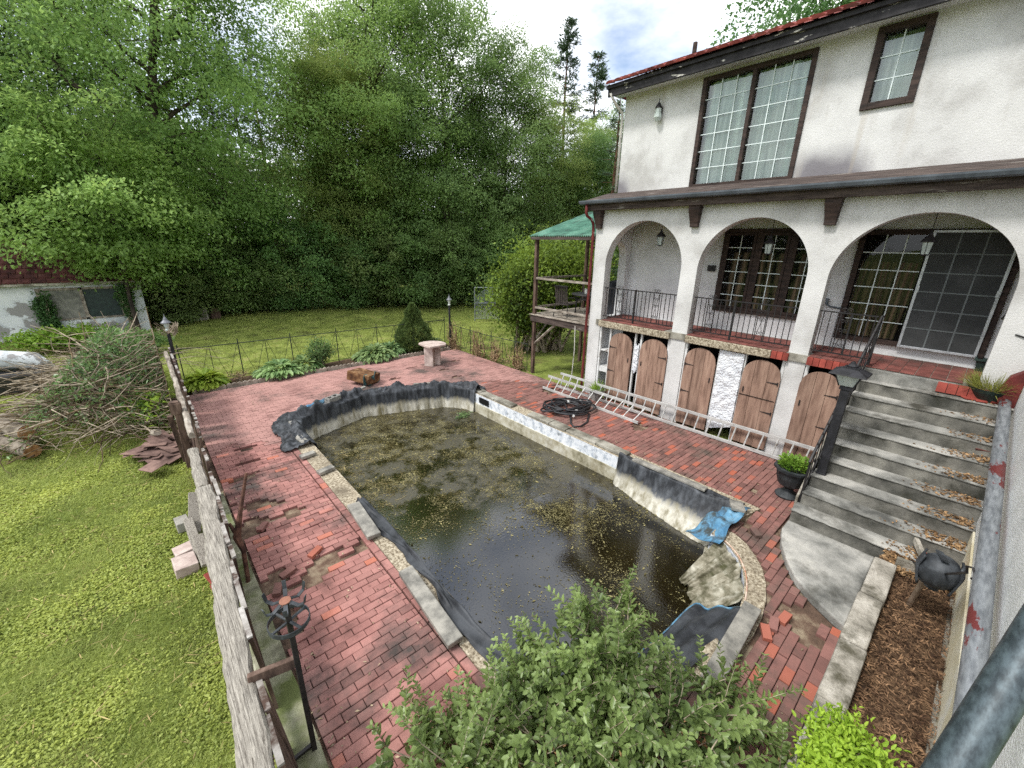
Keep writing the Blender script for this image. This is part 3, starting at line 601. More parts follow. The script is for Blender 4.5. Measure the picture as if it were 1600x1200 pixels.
def porch_openings():
    # three-light porch window
    z0, z1 = 2.83, 4.86; w = MB(); frame(w, XB-.06, XB-.004, 4.80, 2.50, z0, z1, .09)
    lights = [(4.71,4.02),(3.92,3.30),(3.20,2.59)]
    for a, b in ((4.02,3.92),(3.30,3.20)): w.box((XB-.056,a,z0+.09),(XB-.004,b,z1-.09))
    wo = w.build('porch_window', 'dark_wood', HOUSE, bevel=.005)
    for a, b in lights:
        q = MB(); frame(q, XB-.075, XB-.058, a-.003, b+.003, z0+.093, z1-.093, .06); q.build('casement', 'dark_wood', wo)
        pane_grid(wo, XB-.03, a-.06, b+.06, z0+.15, z1-.15, 2, 6, 'glass_low', 'muntin', xo=-.02)
    q = MB(); q.box((XB-.008,4.72,z0),(XB-.005,2.6,z1)); q.build('room_back', 'interior', wo)
    curtain(wo, XB-.017, 4.6, 2.7, z0+.1, z1-.55, 'curtain_tan', .006, 9, 2)
    # sliding door
    z0, z1 = 2.58, 4.80; w = MB(); frame(w, XB-.07, XB-.004, 2.05, -.24, z0-.02, z1+.02, .10); w.box((XB-.066,.97,z0+.07),(XB-.004,.90,z1-.07)); do = w.build('sliding_door', 'dark_wood', HOUSE, bevel=.005)
    q = MB(); q.box((XB-.008,2.0,z0),(XB-.005,-.2,z1)); q.build('room_back', 'interior', do)
    curtain(do, XB-.017, 1.9, 1.05, z0+.1, z1-.6, 'curtain_tan', .006, 7, 4)
    pane_grid(do, XB-.03, 1.93, .99, z0+.10, z1-.08, 3, 6, 'glass_low', 'muntin', xo=-.02)
    q = MB(); frame(q, XB-.115, XB-.085, .965, -.155, z0-.015, z1, .045); q.build('screen_frame', 'aluminium', do, bevel=.004)
    q = MB(); q.box((XB-.099,.92,z0+.03),(XB-.095,-.11,z1-.045)); q.build('screen', 'screen_mesh', do)
    n = 3; a, b = .92, -.11; dz = (z1-z0-.1)/6
    for i in (1, 2): q = MB(); q.box((XB-.108,a+(b-a)*i/3-.012,z0+.03),(XB-.102,a+(b-a)*i/3+.012,z1-.045)); q.build('glazing_bar', 'muntin_dull', do)
    for j in range(1, 6): q = MB(); q.box((XB-.106,a,z0+.04+dz*j-.011),(XB-.1,b,z0+.04+dz*j+.011)); q.build('glazing_bar', 'muntin_dull', do)
    for y in (.93, -.12): q = MB(); q.box((XB-.13,y-.02,3.66),(XB-.116,y+.02,3.78)); q.build('handle', 'aluminium', do)
    # small fittings
    q = MB(); q.box((XB-.06,5.10,3.82),(XB-.002,4.90,3.97)); q.box((XB-.075,5.06,3.85),(XB-.061,4.96,3.93)); q.build('meter_box', 'iron', HOUSE, bevel=.006)
    q = MB(); q.tube([(XB-.02,2.35,3.3),(XB-.05,2.33,3.27),(XB-.05,2.25,3.22),(XB-.03,2.05,3.2)], .02, 8); q.obox((XB-.04,2.36,3.33),(.08,.1,.12)); q.build('conduit', 'gutter_metal', HOUSE)
    q = MB(); q.tube([(XF-.02,-.5,4.1),(XF+.3,-.3,3.85),(XB-.1,-.3,3.4),(XB-.04,-.28,3.3)], .012, 6); q.build('cable', 'iron', HOUSE)
    q = MB(); q.tube([(XB-.04,-.3,3.15),(XF+.5,-.33,3.2),(XF-.01,-.45,3.22),(XF-.03,-.7,3.15)], .012, 6); q.build('cable', 'iron', HOUSE)
porch_openings()
# ------------------------------------------------------------------ porch floor, ledge, storage doors below
def porch_floor():
    m = MB(); m.box((XF-.04,-.72,ZF-.17),(XB,7.5,ZF-.014)); fo = m.build('porch_floor', 'concrete', HOUSE)
    rg = random.Random(21); s = .2; bars = MB()
    y = 7.5
    while y-s > -.75:
        x = XF-.055
        k = 0
        while x+s < XB+.08:
            x1 = min(x+s, XB-.005); inpillar = x < XF+.28 and not any(b-.0 < y-s+.02 and y-.02 < a for a, b in ARCH)
            if not inpillar: b = MB(); b.chamfer((x+.004,y-s+.004,ZF-.02),(x1-.004,y-.004,ZF+rg.uniform(-.002,.002)), c=.004, tint=rg.random()); b.build('floor_tile', 'tile_red', fo)
            x += s
        y -= s
    # rough concrete edge in the first two bays, red tile edge in the rest
    for a, b in ((7.36,5.13),(4.71,2.78)): e = MB(); e.box((XF-.10,a,ZF-.20),(XF-.045,b,ZF-.025)); e.build('concrete_edge', 'aggregate', fo, bevel=.012)
    y = 2.77
    while y > 1.35:
        if not 2.12 < y-.05 < 2.49 and y > 1.2: b = MB(); b.box((XF-.085,y,ZF-.19),(XF-.045,y-.102,ZF-.025), tint=rg.random()); b.build('edge_tile', 'tile_bright', fo, bevel=.004)
        y -= .11
    y = .2
porch_floor()
def storage():
    H = 2.15; m = MB()
    def post(y, w=.06, z1=H): m.box((XF+.02,y+w/2,-.03),(XF+.09,y-w/2,z1))
    for a, b in ARCH[:2]: m.box((XF+.015,a-.002,H),(XF+.095,b+.002,H+.06)); post(a-.04); post(b+.04)
    a, b = ARCH[2]; m.box((XF+.015,a-.002,H),(XF+.095,1.3,H+.06)); post(a-.04)
    post(6.98); post(6.15, .05); post(5.97, .05); post(3.86, .04); post(3.28, .04)
    so = m.build('storage_frame', 'white_paint', HOUSE, bevel=.004)
    b = MB(); b.box((XF+.05,7.33,1.42),(XF+.5,7.01,1.46)); b.box((XF+.05,7.33,.78),(XF+.5,7.01,.94)); b.build('shelf', 'white_paint', so, bevel=.004)
    b = MB(); b.box((XF+.5,7.37,-.03),(XF+.53,6.9,H)); b.box((XF+.1,7.365,-.03),(XF+.5,7.35,H)); b.build('niche_wall', 'plaster', so)
    rg = random.Random(4)
    p = MB(); p.grid(lambda u, v: (XF+.015-.03*abs(hnoise(u*3, v*9, 2, 4))-.01, 3.84-.54*u, .12+.2*u*(1-v)+ (2.13-.12)*v), 14, 40); p.build('plaster_panel', 'rough_plaster', so, solid=.03)
    p = MB(); p.grid(lambda u, v: (XF+.005-.03*abs(hnoise(u*3, v*6, 3, 6)), 6.13-.14*u, 1.05+.78*v+.05*math.sin(u*9)), 6, 18); p.build('plaster_scrap', 'rough_plaster', so, solid=.03)
    doors = [(6.95,6.20,2.06,'second'),(5.94,5.14,2.07,''),(4.66,3.89,2.08,''),(3.27,2.50,2.08,'crack'),(2.14,1.44,2.07,'')]
    for k, (a, b, top, st) in enumerate(doors):
        ro = bpy.data.objects.new('storage_door', None)
        r = (a-b)/2; c = (a+b)/2; n = 3; gap = .006; fo = None
        edges = [a-(a-b)*(i/n)+ (rg.uniform(-.03,.03) if 0 < i < n else 0) for i in range(n+1)]
        rz = r*.92
        def zt(y): return top-rz+rz*math.sqrt(max(0, 1-((y-c)/r)**2))
        door = None
        for i in range(n):
            ya, yb = edges[i]-gap/2*(i > 0), edges[i+1]+gap/2*(i < n-1); q = 8
            ys = [ya+(yb-ya)*j/q for j in range(q+1)]; poly = [(y, zt(y)) for y in ys]+[(yb,.03+rg.uniform(0,.015)),(ya,.03)]
            m = MB(); xx = rg.uniform(-.004,.004); m.prism(poly, XF-.03+xx, XF+.008+xx, tint=rg.random(), axis='x')
            if door is None: door = m.build('storage_door', 'door_wood', HOUSE, bevel=.003)
            else: m.build('plank', 'door_wood', door, bevel=.003)
        hs = -1 if k in (0, 2) else 1     # hinge side
        for hz in (1.62, .92):
            y0 = a-.03 if hs < 0 else b+.03
            m = MB(); m.prism([(y0,hz+.018),(y0-(.22 if hs < 0 else -.22),hz+.004),(y0-(.22 if hs < 0 else -.22),hz-.004),(y0,hz-.018)], XF-.042, XF-.036, axis='x'); m.tube([(XF-.04,y0,hz-.04),(XF-.04,y0,hz+.04)], .012, 6); m.build('hinge', 'iron', door)
        m = MB(); y0 = b+.08 if hs < 0 else a-.08; m.box((XF-.05,y0-.012,1.28),(XF-.036,y0+.012,1.40)); m.build('latch', 'iron', door)
        if st == 'crack':
            m = MB(); m.box((XF-.0405,a-.02,1.205),(XF-.034,b+.02,1.22)); m.build('crack', 'black', door)
storage()
# ------------------------------------------------------------------ porch railings with scrolls
def scroll(m, c, y, z, s, rad=.007, flip=1, n=22, turns=1.35):
    pts = []
    for i in range(n+1):
        t = i/n; a = t*turns*2*math.pi; r = s*(1-.82*t); pts.append((c, y+flip*(r*math.cos(a)-s), z+r*math.sin(a)))
    m.tube(pts, rad, 5)
def railing(y0, y1, scrolls, post=None):
    t = MB(); x = XF+.10; zt, zb = ZF+.90, ZF+.10
    t.box((x-.016,y0,zt-.012),(x+.016,y1,zt+.012)); ro = t.build('porch_railing', 'iron', HOUSE); t = MB(); t.box((x-.012,y0,zb-.012),(x+.012,y1,zb+.012)); t.build('bottom_rail', 'iron', ro)
    y = y0-.06
    while y > y1+.02:
        if not any(abs(y-s) < .09 for s in scrolls): b = MB(); b.box((x-.007,y-.007,zb+.012),(x+.007,y+.007,zt-.012)); b.build('baluster', 'iron', ro)
        y -= .115
    if post: b = MB(); b.box((x-.02,post-.018,ZF),(x+.02,post+.018,zt+.03)); b.build('railing_post', 'iron', ro)
    for s in scrolls:
        b = MB()
        for dy in (-.085,.085): b.box((x-.007,s+dy-.007,zb+.012),(x+.007,s+dy+.007,zt+.02))
        for zz, f in ((zb+.17,1),(zt-.16,-1),((zb+zt)/2+.06,1)):
            for d in (-1, 1): scroll(b, x, s+d*.075, zz, .04, .006, flip=d)
        b.tube([(x,s-.075,zb+.03),(x,s,(zb+zt)/2),(x,s-.075,zt-.03)], .006, 5); b.tube([(x,s+.075,zb+.03),(x,s,(zb+zt)/2),(x,s+.075,zt-.03)], .006, 5)
        for d in (-1, 1): scroll(b, x, s+d*.09, zt+.05, .05, .006, flip=d)
        b.build('scroll_panel', 'iron', ro)
railing(7.36, 5.13, (6.85, 5.72), 6.35); railing(4.71, 2.49, (4.28, 3.15), 3.75); railing(2.12, 1.22, (1.70,))
# ------------------------------------------------------------------ lanterns
def hang_lantern(loc, chain, label):
    x, y, z = loc; r = root('hanging_lantern', loc, label, 'lantern', 'lanterns hanging in the arches')
    m = MB(); m.lathe([(.012,.34),(.03,.30),(.035,.27),(.12,.17),(.125,.155),(.09,.15)], 6, loc); m.build('cap', 'iron', r)
    m = MB(); m.lathe([(.082,.15),(.06,-.05)], 6, loc); m.build('lamp_glass', 'frosted', r)
    m = MB(); m.lathe([(.06,-.05),(.066,-.065),(.03,-.08)], 6, loc)
    for k in range(6):
        a = 2*math.pi*k/6; m.tube([(x+.084*math.cos(a),y+.084*math.sin(a),z+.15),(x+.062*math.cos(a),y+.062*math.sin(a),z-.05)], .006, 4)
    m.build('cage', 'iron', r)
    m = MB(); m.tube([(x,y,z+.34),(x,y,z+.34+chain)], .006, 5); m.build('chain', 'iron', r)
hang_lantern((10.55,6.05,4.50), .4, 'small iron lantern hanging in the farthest arch of the porch')
hang_lantern((10.6,3.45,4.36), .55, 'iron lantern hanging in the middle arch of the porch')
hang_lantern((10.6,.92,4.42), .48, 'iron lantern hanging in the arch above the stairs')
def wall_lantern(y, z, label):
    x = XU-.12; r = root('wall_lantern', (x,y,z), label, 'lantern', 'lanterns on the upper wall')
    m = MB(); m.lathe([(.008,.30),(.012,.22),(.05,.17),(.085,.10),(.09,.08)], 8, (x,y,z)); m.build('cap', 'iron', r)
    m = MB(); m.lathe([(.075,.08),(.07,-.02),(.085,-.03),(.10,-.12),(.05,-.20)], 8, (x,y,z)); m.build('lamp_glass', 'frosted', r)
    m = MB(); m.box((x+.04,y-.05,z-.05),(XU-.002,y+.05,z+.12)); m.build('back_plate', 'iron', r)
wall_lantern(6.66, 7.62, 'weathered lantern on the upper wall left of the large window')
wall_lantern(.52, 7.95, 'dark lantern under the eave at the right edge of the picture')
# ------------------------------------------------------------------ stairs
mat('step_concrete', [(.25, srgb(88,88,84)), (.45, srgb(138,137,131)), (.6, srgb(166,164,157)), (.8, srgb(190,187,178))], scale=1.6, detail=12, rough=.95, bump=.6, bscale=50, dist=.012, wear=srgb(70,68,60), wscale=1.1, wr=(.52,.68))
mat('riser_concrete', [(.25, srgb(72,72,67)), (.5, srgb(112,110,103)), (.8, srgb(152,149,139))], scale=1.9, detail=12, rough=.97, bump=.6, bscale=50, dist=.012, wear=srgb(52,52,44), wscale=1.4, wr=(.48,.66))
mat('old_wall', [(.25, srgb(98,94,84)), (.5, srgb(160,154,142)), (.75, srgb(196,190,178))], scale=3.2, detail=12, rough=.96, bump=.8, bscale=40, dist=.02, wear=srgb(88,84,70), wscale=2.4, wr=(.52,.66))
mat('galvanised', [(.3, srgb(108,114,120)), (.7, srgb(150,156,160))], scale=14, detail=6, rough=.45, metal=.5, spec=.5, stretch=(.5,3,3), bump=.1, bscale=30)
mat('peeling_pipe', [(.3, srgb(108,112,116)), (.7, srgb(148,152,155))], scale=9, detail=6, rough=.5, metal=.35, spec=.5, stretch=(.6,3,3), wear=srgb(112,50,48), wscale=1.15, wr=(.535,.55), wstretch=(.55,1.6,1.6))
mat('dark_rail', [(.3, srgb(44,53,57)), (.7, srgb(78,90,95))], scale=60, detail=5, rough=.5, metal=.3, spec=.5, stretch=(1,2,1), bump=.2, bscale=90, dist=.001)
mat('lamp_black', [(.4, srgb(30,30,33)), (.7, srgb(48,48,52))], scale=6, rough=.6, spec=.4)
mat('mulch', [(.3, srgb(62,46,34)), (.55, srgb(100,78,58)), (.75, srgb(138,112,84))], scale=22, detail=8, rough=1, bump=1, bscale=60, dist=.03)
def stairs():
    S = root('staircase', (8.8,.3,0), 'worn concrete staircase rising to the arched porch', 'staircase')
    rg = random.Random(8)
    for k in range(1, 11):
        z1 = .08+.228*k; z0 = z1-.228; x0 = 7.45+.29*(k-1); x1 = x0+.31 if k < 10 else XF-.06
        if k == 10: continue
        n = 26; wav = [rg.uniform(-.008,.008) for _ in range(n+1)]
        tr = MB(); ya, yb = 1.27-(.03 if k > 1 else 0)-.004*k, -.72
        # tread: a slab with an uneven nosing
        ys = [ya+(yb-ya)*i/n for i in range(n+1)]
        fr = [(x0-.02+wav[i], ys[i]) for i in range(n+1)]
        V = [(x, y, z1+.004*math.sin(y*5+k)) for x, y in fr]+[(x1, y, z1) for _, y in fr]+[(x, y, z1-.022) for x, y in fr]+[(x1, y, z1-.022) for _, y in fr]
        m = n+1; F = []
        for i in range(n): F += [(i, i+1, m+i+1, m+i), (2*m+i, 2*m+i+1, i+1, i), (3*m+i, 3*m+i+1, 2*m+i+1, 2*m+i)]
        F += [(0, m, 3*m, 2*m), (m-1, 3*m-1, 4*m-1, 2*m-1)]
        tr.add(V, F); to = tr.build('tread', 'step_concrete', S, bevel=.006)
        ri = MB(); ri.box((x0,ya-.01,z0-.02),(XF+.0-.001*k,yb,z1-.024)); ri.build('riser', 'riser_concrete', S)
    # top landing edge: cracked concrete, then red tiles
    m = MB(); m.box((XF-.13,1.2,ZF-.24),(XF-.06,-.1,ZF-.03)); m.build('landing_edge', 'step_concrete', S, bevel=.015)
    for i in range(5):
        b = MB(); b.obox((XF-.15, .12-i*.125, ZF-.12), (.04,.118,.17), (0,.12,0), tint=rg.random()); b.build('landing_tile', 'tile_bright', S, bevel=.004)
    for x, y, z, a in ((9.84,-.22,2.145,.5),(9.82,-.36,2.145,.2)):
        b = MB(); b.obox((x,y,z+.012),(.13,.13,.02),(0,0,a), tint=.7); b.build('landing_tile', 'tile_bright', S, bevel=.003)
    sl = MB(); sl.prism(SLAB, -.05, .08); sl.build('foot_slab', 'step_concrete', S, bevel=.02)
    # left cheek
    ck = MB(); ck.prism([(7.72,-.04),(7.72,.42),(7.9,.55),(10.02,2.12),(10.02,-.04)], 1.262, 1.30, axis='y'); ck.build('cheek', 'old_wall', S, bevel=.01)
    # handrail with scroll bars
    hy = 1.17; A = (7.78,1.24,1.18); B = (10.08,1.17,3.28)
    m = MB(); m.tube([(7.70,1.24,1.10),A,B,(10.2,1.17,3.27)], .022, 6); m.obox((7.78,1.24,.72),(.03,.03,.92)); m.box((10.08,1.15,ZF-.02),(10.12,1.19,3.27)); m.build('handrail', 'iron', S)
    m = MB(); m.tube([(7.8,1.24,.52),(10.06,1.17,2.56)], .014, 5); m.build('lower_rail', 'iron', S)
    for i in range(1, 15):
        t = i/15; x = 7.78+2.3*t; y = 1.24-.07*t; b = MB(); b.obox((x,y,.52+2.06*t+.38),(.014,.014,.70)); b.build('baluster', 'iron', S)
        if i % 4 == 2:
            b = MB()
            for d in (-1, 1): 
                pts = [(x+.05*d+ .05*(1-.8*q/16)*math.cos(q/16*8), y, .52+2.06*t+.38+.16*d+.05*(1-.8*q/16)*math.sin(q/16*8)) for q in range(17)]
                b.tube(pts, .007, 5)
            b.build('scroll', 'iron', S)
    # lamp post standing on the third step
    Lr = root('stair_lamp_post', (8.2,1.12,.76), 'black square lamp post with lantern at the stair railing', 'lamp post')
    m = MB(); m.box((8.13,1.06,.765),(8.25,1.18,2.30)); m.box((8.12,1.05,.765),(8.26,1.19,.80)); m.box((8.11,1.04,2.30),(8.27,1.20,2.36)); m.build('post', 'lamp_black', Lr, bevel=.006)
    cx, cy, cz = 8.19, 1.12, 2.36
    def fru(z0, a, z1, b): return [(cx-a,cy-a,z0),(cx+a,cy-a,z0),(cx+a,cy+a,z0),(cx-a,cy+a,z0),(cx-b,cy-b,z1),(cx+b,cy-b,z1),(cx+b,cy+b,z1),(cx-b,cy+b,z1)]
    BF = [(0,3,2,1),(4,5,6,7),(0,1,5,4),(1,2,6,5),(2,3,7,6),(3,0,4,7)]
    m = MB(); m.add(fru(cz+.01,.09,cz+.20,.16), BF); m.build('lamp_glass', 'frosted', Lr)
    m = MB(); m.add(fru(cz+.20,.24,cz+.225,.23), BF); m.add(fru(cz+.225,.22,cz+.29,.10), BF); m.add(fru(cz+.29,.10,cz+.31,.10), BF); m.lathe([(.07,.31),(.075,.33),(.04,.36),(.03,.39),(.01,.40)], 10, (cx,cy,cz))
    for sx in (-1,1):
        for sy in (-1,1): m.tube([(cx+sx*.092,cy+sy*.092,cz),(cx+sx*.163,cy+sy*.163,cz+.2)], .009, 5)
    m.build('cap', 'lamp_black', Lr)
stairs()
# ------------------------------------------------------------------ planting bed with its low wall, pipe on the wing wall, near handrail
def right_side():
    Wl = root('garden_wall', (5.2,0,0), 'low weathered concrete wall edging the mulch bed', 'wall')
    rg = random.Random(9); xs = [6.95,6.02,5.05,4.1,3.3,2.3]
    for a, b in zip(xs, xs[1:]):
        m = MB(); n = 10; dz = rg.uniform(-.015,.015); dy = rg.uniform(-.012,.012)
        m.box((b+.008,-.115+dy,-.05),(a-.008,.125+dy,.40+dz)); o = m.build('wall_block', 'old_wall', Wl, bevel=.022)
    m = MB(); m.grid(lambda u, v: (2.2+5.1*u, -.11-.6*v, .17+.05*hnoise(u*9, v*3, 2, 3)+.05*v), 50, 10)
    o = m.build('mulch_bed', 'mulch', smooth=True); tag(o, 'brown mulch bed between low wall and house', None, kind='structure')
    # end board and brick of the bed under the stairs
    m = MB(); m.obox((7.15,-.40,.30),(.06,.62,.24),(0,0,.12)); o = m.build('bed_end_board', 'old_wall', bevel=.008); tag(o, 'weathered board closing the mulch bed below the stairs', 'board')
    m = MB(); m.obox((7.55,-.28,.42),(.75,.05,.10),(0,-.10,.35)); o = m.build('edging_board', 'old_wall', bevel=.008); tag(o, 'pale rotten edging board lying across the stair corner', 'board')
    for i, (x, y, z, a, la) in enumerate(((7.35,-.45,.44,.2,'red clay paver lying flat beside the mulch bed end board'),(9.03,-.52,1.235,.15,'large red paver on a middle step by the wall'),(9.25,-.6,1.47,.1,'grey stained paver leaning on the stair riser by the wall'),(10.0,-.52,2.16,.6,'tilted brown paver below the planter on the top step'))):
        m = MB(); m.obox((x,y,z),(.22,.26,.035),(.1 if i != 2 else 0,-.1 if i != 2 else 1.1,a), tint=.55 if i != 2 else .3); o = m.build('clay_paver', 'tile_bright' if i != 2 else 'tile_red', bevel=.004); tag(o, la, 'paver', 'loose clay pavers by the stairs')
    # dead leaves on the stairs and the bed
    rs = np.random.RandomState(5); n = 2600
    k = rs.randint(0, 9, n); t = rs.beta(1.2, 3.2, n); y = -.68+.95*t; x = 7.45+.29*k+rs.uniform(.0,.28,n); z = .08+.228*(k+1)+rs.uniform(.004,.02,n)
    keep = rs.random(n) < np.clip(1.15-k*.09-t*.6, .05, 1); x, y, z = x[keep], y[keep], z[keep]; n = len(x)
    n2 = 1500; x = np.concatenate([x, rs.uniform(7.0,7.45,n2)]); y = np.concatenate([y, rs.uniform(-.68,.05,n2)]); z = np.concatenate([z, .26+rs.uniform(0,.05,n2)]); n = len(x)
    V, F = leaves(np.stack([x,y,z],1), np.array([0,0,1.])+rs.normal(0,.25,(n,3)), np.c_[rs.normal(size=(n,2)), rs.normal(0,.15,n)], rs.uniform(.03,.07,n), rs.uniform(.015,.035,n))
    o = npmesh('dead_leaves', V, F, rs.random(n), 'dead_leaf'); tag(o, 'dry brown leaves drifted against the stair wall', 'leaves', kind='stuff')
    n = 6000; x = rs.uniform(3.0,7.1,n); y = rs.uniform(-.69,-.12,n); z = .21+.05*rs.random(n)+.06*(-.11-y)/.6
    V, F = leaves(np.stack([x,y,z],1), np.array([0,0,1.])+rs.normal(0,.3,(n,3)), np.c_[rs.normal(size=(n,2)), rs.normal(0,.2,n)], rs.uniform(.03,.09,n), rs.uniform(.006,.014,n))
    o = npmesh('mulch_shreds', V, F, rs.random(n), 'mulch_shred'); tag(o, 'shredded bark mulch in the bed beside the house', 'mulch', kind='stuff')
    # fat pipe along the wing wall
    p = MB(); p.tube([(9.9,-.61,2.20),(9.5,-.61,2.16),(3.61,-.61,1.54),(2.2,-.61,1.39)], .068, 20); o = p.build('drain_pipe', 'peeling_pipe', smooth=True); tag(o, 'fat galvanised drain pipe with peeling red paint along the wall', 'pipe')
    p = MB(); p.prism([(-.72,2.05),(-.60,2.05),(-.52,2.2),(-.50,2.4),(-.56,2.6),(-.72,2.75)], 9.82, 10.03, axis='x'); o = p.build('pipe_box', 'rust_red', bevel=.01); tag(o, 'rusty red metal box at the top end of the drain pipe', 'box')
    # wing wall trim post at the right edge
    p = MB(); p.box((9.3,-.74,2.3),(9.42,-.66,4.2)); 
    # near handrail
    a = Vector((.666,-.130,4.4-.426)); b = Vector((.566,-.1065,4.4-.535)); d = (a-b).normalized()
    Rr = root('stair_handrail', (b-d*.6)[:], 'dark galvanised pipe handrail crossing the bottom right corner', 'handrail')
    m = MB(); m.tube([b-d*1.2, b, a, a+d*1.2], .0195, 24); m.build('pipe', 'dark_rail', Rr, smooth=True)
    q = b-d*1.2; m = MB(); m.tube([q, (q.x, q.y, 0)], .025, 16); m.build('post', 'dark_rail', Rr, smooth=True)
    q = a+d*1.2; m = MB(); m.tube([q, (q.x, -.72, q.z)], .02, 12); m.build('wall_bracket', 'dark_rail', Rr, smooth=True)
mat('dead_leaf', [(.3, srgb(96,70,44)), (.7, srgb(170,138,100))], scale=9, rough=.9, tint=.5)
mat('mulch_shred', [(.3, srgb(70,50,36)), (.7, srgb(142,112,84))], scale=9, rough=1, tint=.6)
right_side()
# ------------------------------------------------------------------ things on and around the patio
mat('weathered', [(.2, srgb(78,72,64)), (.45, srgb(140,134,124)), (.7, srgb(174,168,156))], scale=5, detail=12, rough=.95, bump=.8, bscale=14, dist=.008, stretch=(26,.8,26), tint=.14, wear=srgb(70,64,56), wscale=4, wr=(.60,.64), wstretch=(30,.5,30))
mat('picket_paint', [(.3, srgb(128,122,114)), (.7, srgb(176,172,166))], scale=5, detail=9, rough=.95, bump=.6, bscale=30, dist=.01, wear=srgb(74,58,50), wscale=3.2, wr=(.46,.56), tint=.15)
mat('brown_board', [(.25, srgb(58,46,40)), (.5, srgb(92,74,64)), (.75, srgb(120,100,88))], scale=3, detail=9, rough=.95, bump=.5, bscale=24, stretch=(4,4,.8), tint=.2)
mat('grey_board', [(.25, srgb(92,84,74)), (.5, srgb(140,130,118)), (.75, srgb(176,168,156))], scale=3, detail=9, rough=.95, bump=.5, bscale=24, stretch=(3,1,3), tint=.2)
mat('shingle', [(.3, srgb(92,72,66)), (.7, srgb(138,112,102))], scale=4, detail=8, rough=.95, bump=.4, tint=.25)
mat('liner_plain', [(.3, srgb(38,40,43)), (.7, srgb(70,73,77))], scale=3, detail=9, rough=.55, spec=.3)
mat('blue_tarp', [(.3, srgb(74,116,146)), (.6, srgb(104,150,178)), (.8, srgb(140,176,196))], scale=3.5, detail=9, rough=.85, spec=.1, wear=srgb(70,76,76), wscale=4.6, wr=(.47,.62), bump=.3, bscale=12)
mat('dirty_sheet', [(.3, srgb(84,80,62)), (.5, srgb(138,132,114)), (.8, srgb(184,180,164))], scale=4.5, detail=11, rough=.8, wear=srgb(66,66,40), wscale=3.2, wr=(.46,.66), stretch=(1,1,2), bump=.4, bscale=10)
mat('white_mesh', [(.3, srgb(180,120,84)), (.7, srgb(224,206,190))], scale=6, rough=.8)
mat('cinder', [(.3, srgb(104,102,98)), (.7, srgb(158,156,150))], scale=20, rough=1, bump=.6)
mat('rust', [(.3, srgb(70,46,32)), (.6, srgb(122,88,58)), (.8, srgb(160,136,104))], scale=6, detail=9, rough=1, bump=.6)
mat('teal_metal', [(.3, srgb(36,64,64)), (.7, srgb(72,110,110))], scale=6, rough=.6)
mat('pink_stone', [(.3, srgb(168,150,142)), (.7, srgb(202,186,176))], scale=6, detail=9, rough=.9, bump=.3, wear=srgb(140,124,114), wscale=3, wr=(.5,.7))
mat('hose', [(.4, srgb(26,26,28)), (.7, srgb(46,46,50))], scale=6, rough=.5, spec=.5)
mat('ladder_metal', [(.3, srgb(176,176,172)), (.7, srgb(206,206,202))], scale=5, detail=8, rough=.55, metal=.25, wear=srgb(134,126,114), wscale=3, wr=(.58,.7), stretch=(2,.6,2))
mat('urn_black', [(.4, srgb(36,40,42)), (.7, srgb(56,60,62))], scale=8, rough=.6, spec=.4)
mat('pot_green', [(.4, srgb(24,42,38)), (.7, srgb(40,60,54))], scale=6, rough=.5, spec=.5)
mat('ornament', [(.4, srgb(44,47,50)), (.7, srgb(72,76,80))], scale=7, rough=.6, spec=.4, bump=.2)
mat('stake_wood', [(.3, srgb(112,94,78)), (.7, srgb(150,132,112))], scale=6, rough=.9)
mat('edging', [(.3, srgb(120,110,98)), (.7, srgb(176,166,152))], scale=6, detail=9, rough=.95, bump=.4, tint=.15)
mat('green_roof', [(.25, srgb(50,86,72)), (.5, srgb(80,128,108)), (.8, srgb(108,150,130))], scale=2, detail=9, rough=.6, wear=srgb(60,70,62), wscale=2, wr=(.54,.7), wstretch=(.6,4,1))
mat('chrome', [(.5, srgb(112,114,118))], rough=.45, metal=.4)
mat('cloth_dark', [(.4, srgb(40,42,46)), (.7, srgb(64,66,72))], scale=4, rough=.9)
mat('wicker', [(.4, srgb(54,48,46)), (.7, srgb(84,76,72))], scale=20, rough=.8)
mat('vine_dead', [(.3, srgb(104,84,60)), (.7, srgb(160,138,106))], scale=9, rough=1, tint=.3)
mat('clear_white', [(.5, srgb(216,216,212))], rough=.6)
